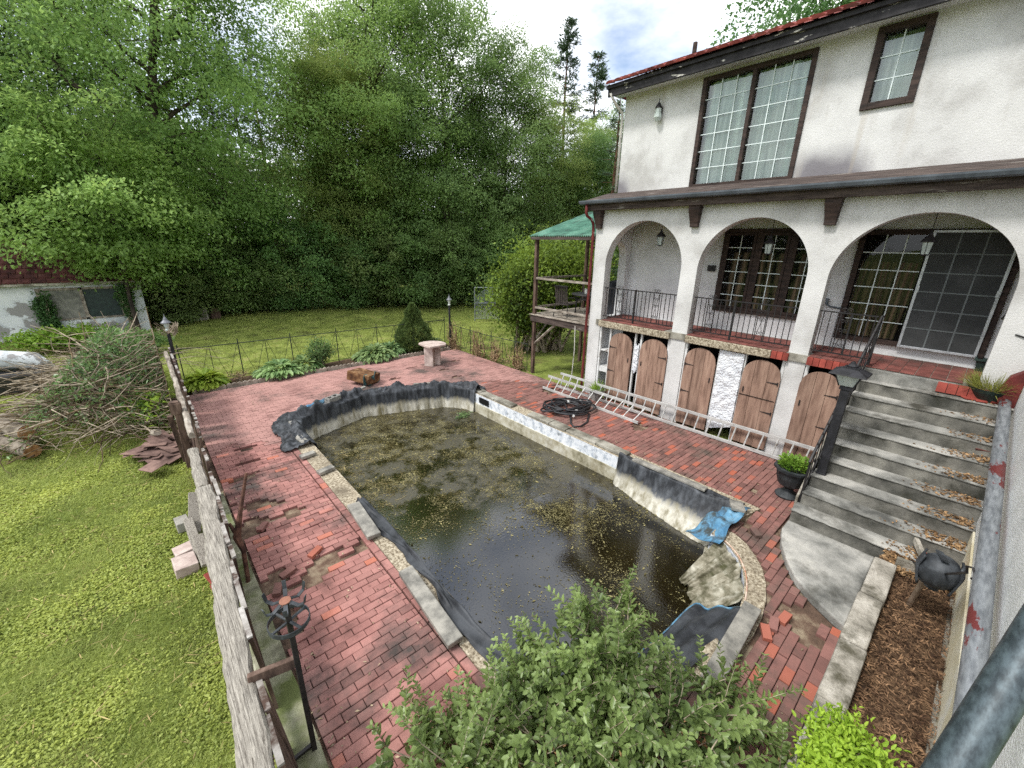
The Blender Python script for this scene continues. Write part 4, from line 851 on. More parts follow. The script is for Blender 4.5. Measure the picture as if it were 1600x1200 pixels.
def liner_mat():
    """black sheet with a pale dried scum line below its old water mark"""
    m = bpy.data.materials.new('liner'); m.use_nodes = True; t = m.node_tree; N = t.nodes; l = t.links.new; b = N['Principled BSDF']
    co = N.new('ShaderNodeTexCoord'); sx = N.new('ShaderNodeSeparateXYZ'); l(co.outputs['Object'], sx.inputs[0])
    mp = N.new('ShaderNodeMapping'); mp.inputs['Scale'].default_value = (3.4, 3.4, .7); l(co.outputs['Object'], mp.inputs[0])
    n = N.new('ShaderNodeTexNoise'); n.inputs['Scale'].default_value = 2; n.inputs['Detail'].default_value = 9; n.inputs['Roughness'].default_value = .65; l(mp.outputs[0], n.inputs['Vector'])
    ad = N.new('ShaderNodeMath'); ad.operation = 'MULTIPLY_ADD'; l(n.outputs[0], ad.inputs[0]); ad.inputs[1].default_value = .5; l(sx.outputs[2], ad.inputs[2])
    r = N.new('ShaderNodeMapRange'); r.inputs[1].default_value = .02; r.inputs[2].default_value = -.12; l(ad.outputs[0], r.inputs[0])
    c1 = N.new('ShaderNodeValToRGB'); c1.color_ramp.elements[0].color = srgb(36,38,41); c1.color_ramp.elements[1].color = srgb(100,104,109); c1.color_ramp.elements[0].position = .42; c1.color_ramp.elements[1].position = .78; l(n.outputs[0], c1.inputs[0])
    c2 = N.new('ShaderNodeValToRGB'); c2.color_ramp.elements[0].color = srgb(120,112,84); c2.color_ramp.elements[1].color = srgb(206,202,188); c2.color_ramp.elements[0].position = .32; c2.color_ramp.elements[1].position = .6; l(n.outputs[0], c2.inputs[0])
    mx = N.new('ShaderNodeMix'); mx.data_type = 'RGBA'; l(r.outputs[0], mx.inputs[0]); l(c1.outputs[0], mx.inputs[6]); l(c2.outputs[0], mx.inputs[7]); l(mx.outputs[2], b.inputs['Base Color'])
    b.inputs['Roughness'].default_value = .58; b.inputs['Specular IOR Level'].default_value = .3; MATS['liner'] = m
liner_mat()
def resample(P, n):
    P = [Vector((p[0], p[1], 0)) for p in P]; ls = [0]
    for a, b in zip(P, P[1:]): ls.append(ls[-1]+(b-a).length)
    out = []
    for i in range(n+1):
        s = ls[-1]*i/n; k = 0
        while k < len(P)-2 and ls[k+1] < s: k += 1
        out.append(P[k].lerp(P[k+1], (s-ls[k])/(ls[k+1]-ls[k])))
    return out, ls[-1]
def drape(name, path, out_w, in_w, zlow, mt, label, cat, n=160, fold=.035, bunch=.10, seed=1, freq=9, ztop=.06, prof=None):
    """a sheet lying over the pool rim: bunched on the paving, folded down the wall; in_w(t) and out_w(t) are its reach"""
    pts, L = resample(path, n); V = []; NV = 34; rows = []
    for i, p in enumerate(pts):
        d = (pts[min(i+1,n)]-pts[max(i-1,0)]).normalized(); nrm = Vector((-d.y, d.x, 0)); t = i/n; s = t*L
        row = []
        for j in range(NV+1):
            v = j/NV
            f = 1.6*abs(math.sin(s*freq*.5+1.5*math.sin(s*2.3+seed)+seed))-.8+.8*abs(math.sin(s*freq*1.3+seed*2+2.5*v))-.4+.3*math.sin(s*47+v*9)
            if v < .4:
                u = 1-v/.4; o = .06-(out_w(t)+.06)*u; z = ztop*(1-u)+.015*u+max(0, hnoise(s*2.2, u*3, 1.7, seed))*bunch*math.sin(math.pi*min(1,u+.15))+(.07*abs(math.sin(s*11+4*hnoise(s*3,u*4,1,seed)+u*5))*abs(math.sin(u*4+s*5))+.03*abs(math.sin(s*31+u*17)))*(bunch > .2)*min(1,3*u)
                o += .05*hnoise(s*4, u*4, 1.3, seed+3)*u
            else:
                u = (v-.4)/.6; o = in_w(t)*(u**1.3)+.03*u; z = ztop+(zlow-ztop)*u; o += fold*f*u**.6*(1-.3*u)+.06
            q = p+nrm*o; row.append((q.x, q.y, z))
        rows.append(row)
    m = MB(); V = [q for r_ in rows for q in r_]; k = NV+1
    m.add(V, [(i*k+j, i*k+j+1, (i+1)*k+j+1, (i+1)*k+j) for i in range(n) for j in range(NV)])
    o = m.build(name, mt, smooth=True, solid=.006); tag(o, label, cat); return o
def pool_things():
    # inward is to the right of the walking direction, so the far end is walked from right to left ... nrm = left of direction
    far = [(7.22,9.7),(7.22,10.1),(6.72,10.75),(5.75,11.12),(4.35,11.57),(3.3,11.22),(2.48,10.92),(2.28,10.3),(2.28,9.5),(2.28,9.2)]
    drape('pool_liner', far, lambda t: .38+.2*math.sin(t*21)*math.sin(t*7)+(.1 if t > .6 else 0), lambda t: .06+.5*max(0,t-.72), -.72, 'liner', 'black plastic pool liner bunched over the far rim of the pool', 'pool liner', n=420, fold=.026, bunch=.26, seed=2, freq=13)
    left = [(2.24,6.5),(2.26,5.3),(2.22,4.2),(2.2,3.1),(2.26,2.3)]
    drape('pool_liner', left, lambda t: .10+.06*math.sin(t*9), lambda t: .05+.05*math.sin(t*14), -.66, 'liner_plain', 'dark liner strip sagging along the left rim under two slabs', 'pool liner', n=160, fold=.03, bunch=.10, seed=5, freq=9)
    right = [(7.22,1.95),(7.2,2.6),(7.2,3.4),(7.22,4.45)]
    drape('pool_liner', right, lambda t: .16+.22*max(0,.6-t), lambda t: .62*(1-t)**.8+.06, -.70, 'liner', 'black and chalky liner sheet sliding into the water on the right', 'pool liner', n=120, fold=.03, bunch=.12, seed=7, freq=6)
    # blue tarp over the near right shoulder, stained sheet on the steps, black sheet at the near edge
    A_, B_, C_, D_ = Vector((7.32,1.80,.075)), Vector((7.0,2.12,.075)), Vector((6.30,2.42,-.30)), Vector((6.0,1.80,.02))
    def g1(u, v):      # u from the paving down into the pool, v across the tarp
        p = A_.lerp(D_,u).lerp(B_.lerp(C_,u), v); f = math.sin(math.pi*u)
        return (p.x+.02*math.sin(v*9), p.y+.025*math.sin(u*12+v*2), p.z+.055*f*abs(math.sin(v*7+u*3))+.02*math.sin(u*21+v*6)+.04*f)
    m = MB(); m.grid(g1, 40, 24); o = m.build('blue_tarp', 'blue_tarp', smooth=True, solid=.006); tag(o, 'sun-bleached blue tarp folded over the near right pool corner', 'tarp')
    def g2(u, v):
        a = -.12-1.15*u; rr = 1.0-.46*v+.03*math.sin(u*16+v*3); x = 4.7+1.47*math.cos(a)*rr; y = 2.0+.9*math.sin(a)*rr+.15*v; z = -.06-.52*v**.85+.045*abs(math.sin(u*15+.9*math.sin(v*3)))+.025*abs(math.sin(u*37+1.5*v))+.01*math.sin(u*83+v*5); return (x, y, z)
    m = MB(); m.grid(g2, 110, 50); o = m.build('stained_sheet', 'dirty_sheet', smooth=True, solid=.008); tag(o, 'stained beige sheet crumpled over the rounded pool steps', 'sheet')
    def g3(u, v):
        x = 4.95-1.55*u; y = 1.0+.13*u+.62*v; z = .05-.38*v**1.4+.035*math.sin(u*9+v*7)+.03*math.sin(v*16-u*5); return (x, y, z)
    m = MB(); m.grid(g3, 40, 24); o = m.build('black_sheet', 'liner_plain', smooth=True, solid=.006); tag(o, 'black plastic sheet with blue edge beside the fallen coping slab', 'sheet')
    e = MB(); e.tube([Vector(g3(.02+.0*t, t/16))+Vector((0,0,.012)) for t in range(17)], .012, 5, caps=True); e.tube([Vector(g3(t/20, .98))+Vector((0,0,.012)) for t in range(21)], .010, 5); e.build('blue_edge', 'blue_tarp', o)
    # torn blue tarp bit at the far left rim
    m = MB(); m.grid(lambda u, v: (2.75+.75*u, 11.35+.16*v+.28*u, .09+.10*math.sin(u*3.1)*math.sin(v*3)+.03*math.sin(u*17)), 16, 8); o = m.build('blue_tarp_scrap', 'blue_tarp', smooth=True, solid=.006); tag(o, 'scrap of blue tarp behind the cinder block on the far rim', 'tarp')
    # wire mesh ribbon on the rounded end
    ms = MB(); n = 34
    for i in range(n):
        for d in (1, -1):
            a0 = -.18-1.0*i/n; a1 = a0-d*.09; p = lambda a, z: (4.7+1.53*math.cos(a), 2.0+.95*math.sin(a), z); ms.tube([p(a0,.012),p(a1,-.26)], .007, 4, caps=False)
    for z in (.012, -.26): ms.tube([(4.7+1.53*math.cos(-.12-1.12*i/20), 2.0+.95*math.sin(-.12-1.12*i/20), z) for i in range(21)], .009, 4)
    o = ms.build('wire_mesh', 'white_mesh'); tag(o, 'rusty white wire lattice along the rounded pool steps', 'lattice', kind='stuff')
    # coping slabs
    def slab(c, size, rot, label, name='coping_slab'):
        m = MB(); m.obox(c, size, rot, tint=RNG.random()); o = m.build(name, 'slate_grey', bevel=.012); tag(o, label, 'slab', 'loose coping slabs round the pool'); return o
    slab((2.02,5.83,.085),(.21,1.02,.07),(0,.03,-.07),'grey coping slab lying on the left pool rim, upper of two')
    slab((1.96,3.68,.10),(.20,1.34,.075),(.03,-.04,-.06),'long grey coping slab on the near left rim beside the sagging liner')
    slab((4.33,.93,.12),(1.42,.20,.075),(.04,.02,.06),'fallen coping slab at the near edge by the brick path')
    slab((7.25,3.35,.095),(.16,1.55,.05),(0,.05,.02),'narrow pale slab holding the liner on the right rim')
    slab((7.15,1.98,.11),(.34,.22,.06),(.05,.1,.5),'short grey slab weighing down the blue tarp')
    slab((2.13,9.55,.07),(.16,.5,.06),(0,0,.1),'thin grey slab at the corner of the far liner')
    slab((2.02,8.72,.06),(.30,.15,.07),(0,0,.15),'small block across the left rim nearest the liner corner')
    slab((2.1,7.85,.06),(.32,.15,.07),(0,0,.2),'small block across the left rim nearer the camera')
    slab((2.24,10.45,.10),(.18,.3,.10),(.1,0,.1),'stubby stone block on the far left liner corner')
    slab((4.25,11.78,.14),(.85,.10,.05),(0,-.05,.38),'pale slat pinning the liner left of the rim crease')
    slab((6.35,11.05,.15),(.95,.10,.05),(0,.02,-.42),'pale slat pinning the liner on the far right rim')
    # cinder block
    m = MB(); c = Vector((3.5,11.42,.16)); rot = (0,0,.45)
    def ob(off, size): m.obox(c+Euler(rot).to_matrix()@Vector(off), size, rot)
    for y in (-.08,.08): ob((0,y,0),(.42,.035,.2))
    for x in (-.19,0,.19): ob((x,0,0),(.04,.125,.2))
    o = m.build('cinder_block', 'cinder', bevel=.004); tag(o, 'hollow cinder block weighing down the liner on the far left rim', 'block')
    # rusted box lying on the paving
    r = root('rusted_box', (4.95,12.5,0), 'rotted brown box with teal metal end lying behind the pool', 'box')
    m = MB(); m.obox((4.95,12.75,.24),(.62,.82,.30),(.12,.1,.55)); m.build('box_body', 'rust', r, bevel=.02)
    m = MB(); m.grid(lambda u, v: (4.72+.7*u, 12.22+.35*u+.12*v*math.sin(u*9), .06+.30*v+.05*math.sin(u*13+v*5)), 16, 6); m.build('torn_end', 'teal_metal', r, solid=.01)
pool_things()
def patio_things():
    # stone table
    t = root('stone_table', (7.8,13.2,0), 'pinkish stone pedestal table with a cut round top', 'table')
    m = MB(); P = []
    for i in range(22):
        a = 2*math.pi*i/22; x, y = .52*math.cos(a), .52*math.sin(a)
        if x < -.36: x = -.36
        if y < -.40: y = -.40-.02*math.sin(i)
        P.append((7.8+x, 13.2+y))
    m.prism(P, .76, .83); m.build('table_top', 'pink_stone', t, bevel=.012)
    for a, d in ((.1,.16),(1.67,.0),(3.2,.16)):
        m = MB(); m.obox((7.8+d*math.cos(a),13.2+d*math.sin(a),.38),(.10,.34,.76),(0,0,a+.6)); m.build('leg', 'pink_stone', t, bevel=.008)
    # hose
    rg = random.Random(6); pts = []
    for i in range(330):
        a = i/330*2*math.pi*9.3; k = i/330
        rx = .60+.20*math.sin(a*.37+1)-.12*k; ry = .42+.16*math.cos(a*.29)
        pts.append((8.42+.16*math.sin(a*.13+.6)+rx*math.cos(a)*.95, 7.02+.12*math.cos(a*.17)+ry*math.sin(a)+.25*math.cos(a)*-.4, .03+.05*abs(math.sin(a*.5+k*9))+.10*k))
    pts += [(8.0,6.55,.04),(7.72,6.3,.03),(7.62,6.12,.03),(7.78,6.02,.03),(8.1,6.08,.03),(8.6,6.4,.03)]
    m = MB(); m.tube(pts, .024, 8); o = m.build('garden_hose', 'hose', smooth=True); tag(o, 'coiled black garden hose beside the pool', 'hose')
    for p in ((8.02,7.05,.11),(8.3,6.62,.13),(8.62,7.18,.16),(8.05,6.5,.09)):
        b = MB(); b.obox(p, (.07,.05,.055), (.3,.2,rg.uniform(0,3))); b.build('hose_clip', 'clear_white', o)
    # ladders, lying on edge
    def ladder(name, A0, A1, B0, B1, n, label, rr=.026):
        A0, A1, B0, B1 = map(Vector, (A0,A1,B0,B1)); r = root(name, A0, label, 'ladder', 'ladders lying along the storage doors')
        for P, Q in ((A0,A1),(B0,B1)):
            d = (Q-P).normalized(); m = MB(); ya = math.atan2(d.y,d.x); el = math.asin(d.z); m.obox((P+Q)/2, ((Q-P).length,.03,.075), (0,-el,ya)); m.build('rail', 'ladder_metal', r, bevel=.004)
        for i in range(n): t = (i+.5)/n; m = MB(); m.tube([A0.lerp(A1,t), B0.lerp(B1,t)], rr*.7, 8); m.build('rung', 'ladder_metal', r, smooth=False)
    ladder('extension_ladder', (9.62,8.55,.05),(9.84,1.55,.05),(9.78,8.55,.44),(9.92,1.5,.47),24,'long aluminium ladder lying on edge in front of the doors')
    ladder('short_ladder', (9.18,8.75,.04),(9.10,5.2,.04),(9.52,8.85,.33),(9.42,5.05,.36),11,'shorter aluminium ladder leaning against the long one by the hose', .022)
    # urn with flowers
    def urn(c, label):
        r = root('urn_planter', c, label, 'planter'); x, y, z = c
        m = MB(); m.lathe([(.19,0),(.20,.03),(.17,.06),(.11,.10),(.07,.16),(.085,.20),(.13,.22)], 20, c); m.build('foot', 'urn_black', r, smooth=False)
        m = MB(); m.lathe([(.13,.22),(.19,.26),(.235,.40),(.255,.54)], 28, c, rib=.03, cap=False); m.build('bowl', 'urn_black', r)
        m = MB(); m.lathe([(.25,.53),(.31,.55),(.315,.60),(.27,.61),(.26,.57),(.0,.56)], 10, c, cap=False); m.build('rim', 'urn_black', r)
        return r
    urn((8.42,1.56,0), 'black urn planter with yellow-green flowers at the foot of the stairs')
    # pots
    def bowl(c, r0, r1, h, mt, name, label):
        r = root(name, c, label, 'planter'); m = MB(); m.lathe([(r0,0),(r1*.92,h*.7),(r1,h),(r1*.93,h),(r1*.9,h*.85),(.0,h*.82)], 24, c, cap=False); m.build('pot', mt, r, smooth=False); return r
    bowl((10.02,-.42,2.14), .17, .26, .20, 'pot_green', 'grass_pot', 'dark green bowl of ornamental grass at the top of the stairs')
    bowl((9.72,7.02,0), .16, .22, .32, 'cinder', 'old_pot', 'old grey pot with a straggly plant left of the first door')
    r = root('planter_box', (11.32,-.34,ZF), 'small dark planter box in the porch corner by the sliding door', 'planter')
    m = MB(); m.add([(11.2,-.46,ZF),(11.42,-.46,ZF),(11.42,-.2,ZF),(11.2,-.2,ZF),(11.16,-.5,ZF+.22),(11.45,-.5,ZF+.22),(11.45,-.16,ZF+.22),(11.16,-.16,ZF+.22)], [(0,3,2,1),(0,1,5,4),(1,2,6,5),(2,3,7,6),(3,0,4,7)]); m.box((11.14,-.52,ZF+.2),(11.17,-.14,ZF+.235)); m.box((11.17,-.52,ZF+.2),(11.46,-.49,ZF+.235)); m.box((11.17,-.17,ZF+.2),(11.46,-.14,ZF+.235)); m.build('pot', 'pot_green', r)
    m = MB(); m.add([(11.17,-.49,ZF+.19),(11.45,-.49,ZF+.19),(11.45,-.17,ZF+.19),(11.17,-.17,ZF+.19)], [(0,1,2,3)]); m.tube([(11.3,-.33,ZF+.19),(11.29,-.34,ZF+.45)], .012, 5); m.build('soil', 'soil', r)
    # garden ornament on a stake, a bird of dark metal with folded wings
    r = root('garden_ornament', (6.25,-.47,.2), 'dark metal bird ornament on a wooden stake in the mulch bed', 'ornament')
    b = Vector((6.1,-.42,1.02)); m = MB(); nU, nV = 22, 14
    def body(u, v):
        a = 2*math.pi*u; q = math.pi*v; rr = .185*math.sin(q)*(1+.04*math.cos(10*a)*math.sin(q)); return (b.x+rr*math.cos(a)*1.05, b.y+rr*math.sin(a), b.z+.20*math.cos(q))
    m.grid(body, nU, nV); m.build('body', 'ornament', r, smooth=True)
    h = b+Vector((.25,.05,-.25)); m = MB(); m.grid(lambda u, v: (h.x+.12*math.sin(math.pi*v)*math.cos(6.283*u), h.y+.105*math.sin(math.pi*v)*math.sin(6.283*u), h.z+.09*math.cos(math.pi*v)), 16, 10); m.build('head', 'ornament', r, smooth=True)
    m = MB(); m.obox(h+Vector((-.12,-.05,-.04)),(.14,.10,.08),(.2,.3,.4)); m.build('beak', 'ornament', r, bevel=.03)
    for s in (-1,1):
        m = MB(); m.grid(lambda u, v, s=s: (b.x-.02+.18*(u-.5), b.y+s*(.19-.08*abs(v-.4))*(1-.2*abs(u-.5)), b.z+.18-.37*v), 8, 8); m.build('wing', 'ornament', r, smooth=True, solid=.02)
    m = MB(); m.tube([(6.5,-.33,.16),(6.38,-.36,.72)], .03, 8); m.build('stake', 'stake_wood', r)
    m = MB(); m.obox(b+Vector((-.02,.02,.205)),(.22,.06,.02),(.2,.1,.3)); m.build('crest', 'ornament', r)
    m = MB(); m.tube([(7.3,-.22,.34),(6.1,-.45,1.0),(5.2,-.52,1.62)], .012, 6); m.tube([(5.2,-.52,1.62),(5.16,-.5,1.70),(5.1,-.53,1.74),(5.06,-.56,1.68),(5.12,-.55,1.62)], .010, 6); m.build('iron_rod', 'iron', r)
patio_things()
# ------------------------------------------------------------------ left side: curb, picket fence, pole with iron flower
def left_side():
    m = MB(); n = 60
    m.grid(lambda u, v: (.10+.33*v+.015*hnoise(u*30, v, 1, 2), -.9+9.2*u, .015+.02*hnoise(u*26, v*3, 1, 1)-(.10 if v < .02 else 0)), n, 6); m.box((.09,-.9,-.12),(.10,8.3,-.01)); o = m.build('concrete_curb', 'mossy_concrete', smooth=False); tag(o, 'mossy concrete curb under the picket fence', None, kind='structure')
    F = root('picket_fence', (.15,5,0), 'broken weathered picket fence along the left edge of the patio', 'fence'); rg = random.Random(12)
    def tx(y): return .075+.0475*(y-2.4) if y < 6.3 else (.26+.02*(y-6.3) if y < 10 else .33)
    def tz(y): return 1.0 if y < 7.3 else min(1.45, 1.0+.065*(y-7.3))
    y = 1.2; k = 0
    while y < 15.0:
        w = rg.uniform(.30,.46) if y < 8 else rg.uniform(.12,.2)
        if rg.random() < (.97 if y < 7.4 else .82):
            z1 = tz(y)+rg.uniform(-.03,.03); z2 = z1+rg.uniform(-.05,.06)+(rg.uniform(-.3,0) if 7.4 < y < 8.6 or rg.random() < .07 else 0); x0 = .20+.012*(y-8 if y > 8 else 0); x1 = tx(y)+rg.uniform(-.012,.012); th = .032
            V = []
            for zz, xa in ((-.04,x0),(min(z1,z2)*.55,(x0+x1)/2)):
                V += [(xa,y,zz),(xa+th,y,zz),(xa+th,y+w-.012,zz),(xa,y+w-.012,zz)]
            V += [(x1,y,z1),(x1+th,y,z1),(x1+th,y+w-.012,z2),(x1,y+w-.012,z2)]
            m = MB(); m.add(V, [(0,3,2,1),(8,9,10,11)]+[(b+i, b+(i+1)%4, b+4+(i+1)%4, b+4+i) for b in (0,4) for i in range(4)], tint=rg.random()); m.build('picket', 'brown_board', F)
            cap = MB(); cap.add([(x1-.006,y,z1+.002),(x1+th+.006,y,z1+.002),(x1+th+.006,y+w-.012,z2+.002),(x1-.006,y+w-.012,z2+.002),(x1-.006,y,z1+.022),(x1+th+.006,y,z1+.022+rg.uniform(-.004,.01)),(x1+th+.006,y+w-.012,z2+.022),(x1-.006,y+w-.012,z2+.02)], [(0,3,2,1),(4,5,6,7),(0,1,5,4),(1,2,6,5),(2,3,7,6),(3,0,4,7)], tint=rg.random()); cap.build('picket_tip', 'picket_paint', F)
        y += w
    # the long grey top rail: lofted plank with worn, uneven edges
    def rail(ya, yb, off, w, z, name, mt, seed, n=60):
        m = MB(); sec = [(-.5,-.04),(-.5,.03),(-.40,.055),(0,.065),(.40,.05),(.5,.02),(.5,-.04)]; V = []; s = len(sec)
        for i in range(n+1):
            yy = ya+(yb-ya)*i/n; cx = tx(yy)-off+.006*math.sin(yy*7+seed); ww = w*(1+.06*math.sin(yy*5.1+seed)+.03*math.sin(yy*17))
            for a, b in sec: V.append((cx+a*ww+.004*math.sin(yy*23+a*9), yy, z+tz(yy)-1.0+b+.006*math.sin(yy*11+a*7)))
        F_ = [(i*s+j, i*s+(j+1)%s, (i+1)*s+(j+1)%s, (i+1)*s+j) for i in range(n) for j in range(s)]+[tuple(range(s-1,-1,-1)), tuple(n*s+j for j in range(s))]
        m.add(V, F_); return m.build(name, mt, F, smooth=False)
    o = rail(1.2, 6.75, .115, .20, .97, 'top_rail', 'weathered', 1, 90); tag(o, 'long silvery weathered top rail')
    rail(6.95, 8.3, .13, .15, .88, 'top_rail', 'weathered', 2, 24); rail(8.7, 11.2, .10, .10, .98, 'top_rail', 'grey_board', 4, 30); rail(11.3, 14.4, .09, .09, .95, 'top_rail', 'grey_board', 6, 30)
    rail(1.2, 6.75, .05, .05, .35, 'lower_rail', 'brown_board', 3, 30)
    m = MB(); m.obox((.12,9.86,.66),(.13,.14,1.40),(0,.02,0)); m.obox((.095,9.86,1.26),(.17,.17,.22)); m.obox((.095,9.86,1.385),(.14,.14,.03)); m.build('post', 'brown_board', F, bevel=.008)
    m = MB(); m.obox((.02,10.1,.5),(.09,.09,1.15),(.12,-.06,0)); m.build('post', 'brown_board', F, bevel=.006)
    # black pole with flower-shaped iron rosette and its braces
    P = root('iron_pole', (.38,3.01,0), 'black iron pole topped by a strap-iron flower on the patio edge', 'pole')
    m = MB(); m.box((.36,2.99,-.03),(.40,3.03,1.72)); m.build('pole', 'iron', P, bevel=.003)
    m = MB(); m.box((.355,2.985,-.02),(.375,3.0,.02)); m.obox((.28,3.02,.06),(.24,.03,.03),(0,.0,.1)); m.build('foot_bar', 'iron', P)
    m = MB(); m.obox((.22,3.12,1.03),(.36,.045,.10),(0,0,-.22)); m.build('wooden_brace', 'brown_board', P, bevel=.005)
    c = Vector((.38,3.01,1.74)); m = MB(); m.lathe([(.0,.0),(.042,.0),(.042,.008),(.0,.012)], 14, c[:], cap=False); m.build('rosette_plate', 'rust_plate', P)
    for i in range(6):
        a = i*math.pi/3+.3; d = Vector((math.cos(a), math.sin(a), 0)); s = Vector((-d.y, d.x, 0)); pts = [c+d*.035-Vector((0,0,.004)), c+d*.10-Vector((0,0,.035)), c+d*.15-Vector((0,0,.01)), c+d*.165+Vector((0,0,.06))]
        m = MB(); V = [];
        for p in pts: V += [p-s*.015, p+s*.015]
        m.add(V, [(2*j, 2*j+1, 2*j+3, 2*j+2) for j in range(3)]); m.build('petal', 'ornament', P, solid=.006)
    m = MB(); ring = [c+Vector((.15*math.cos(6.283*i/24), .15*math.sin(6.283*i/24), -.20)) for i in range(25)]
    V = [];
    for p in ring: V += [p-Vector((0,0,.02)), p+Vector((0,0,.02))]
    m.add(V, [(2*j, 2*j+1, 2*j+3, 2*j+2) for j in range(24)])
    for a in (.4, 2.0, 3.5, 5.1): m.tube([c+Vector((0,0,-.2)), c+Vector((.15*math.cos(a),.15*math.sin(a),-.2))], .010, 5)
    m.build('pot_ring', 'ornament', P, solid=.006)
    # bent stake leaning beside the fence
    m = MB(); m.tube([(.34,5.62,.0),(.37,5.72,.45),(.34,5.82,.62),(.44,5.86,.95),(.60,5.92,1.45)], [.028,.030,.05,.028,.018], 7); m.tube([(.36,5.80,.60),(.30,5.95,.78)], [.03,.02], 6); o = m.build('bent_stake', 'stake_rust'); tag(o, 'bent rusty stake leaning against the fence', 'stake')
    # scrap along the outside of the fence
    scraps = [((-.02,7.55,.22),(.16,.75,.05),(.5,.25,-.05),'weathered','split white board propped on the fence outside its gap'),((-.10,7.0,.12),(.12,.8,.05),(.28,.1,.08),'weathered','grey board leaning outside the fence above the pale block'),((-.20,7.62,.05),(.17,.26,.16),(0,0,.1),'slate_grey','small white-topped block at the outer foot of the fence'),
      ((-.26,6.55,.0),(.26,.34,.17),(0,.06,.08),'pink_stone','cream stone block on the grass beside the fence'),((-.24,6.88,.02),(.24,.24,.12),(0,-.05,.15),'pink_stone','pinkish stone piece behind the cream block'),((-.04,6.5,.18),(.14,.55,.06),(.35,.15,.12),'weathered','short grey board between the cream block and the fence'),
      ((.0,5.95,.06),(.14,.24,.03),(.2,.15,.3),'tile_bright','red roof tile lying at the outer fence foot, upper'),((.02,5.72,.05),(.14,.22,.03),(-.1,.2,.1),'tile_bright','red roof tile lying at the outer fence foot, middle'),((.03,5.46,.04),(.13,.2,.03),(.1,.1,-.2),'tile_bright','red roof tile lying at the outer fence foot, lowest')]
    for c, sz, rt_, mt, la in scraps: m = MB(); m.obox(c, sz, rt_, tint=rg.random()); o = m.build('roof_tile_piece' if 'tile' in la else ('stone_block' if 'stone' in la or 'block at' in la else 'board'), mt, bevel=.008); tag(o, la, 'tile' if 'roof tile' in la else ('block' if ('block' in la and 'board' not in la) or 'stone' in la else 'board'), 'scrap along the fence')
    # heap of old shingles
    H = root('shingle_heap', (-.3,10.9,0), 'heap of old brown shingles by the brown fence post', 'shingles')
    for i in range(26):
        m = MB(); m.obox((-.32+rg.gauss(0,.17), 10.85+rg.gauss(0,.34), .03+.010*i*rg.uniform(.5,1)), (.30,.42,.012), (rg.gauss(0,.16), rg.gauss(0,.16), rg.uniform(0,3)), tint=rg.random()); m.build('shingle', 'shingle', H)
    m = MB(); m.tube([(-.35,11.25,.36),(-.28,11.05,.42)], .07, 10); m.build('paper_roll', 'edging', H)
mat('rust_plate', [(.3, srgb(116,78,62)), (.7, srgb(150,106,88))], scale=9, rough=.9)
mat('stake_rust', [(.3, srgb(64,44,38)), (.7, srgb(110,80,66))], scale=9, rough=1, bump=.4)
left_side()
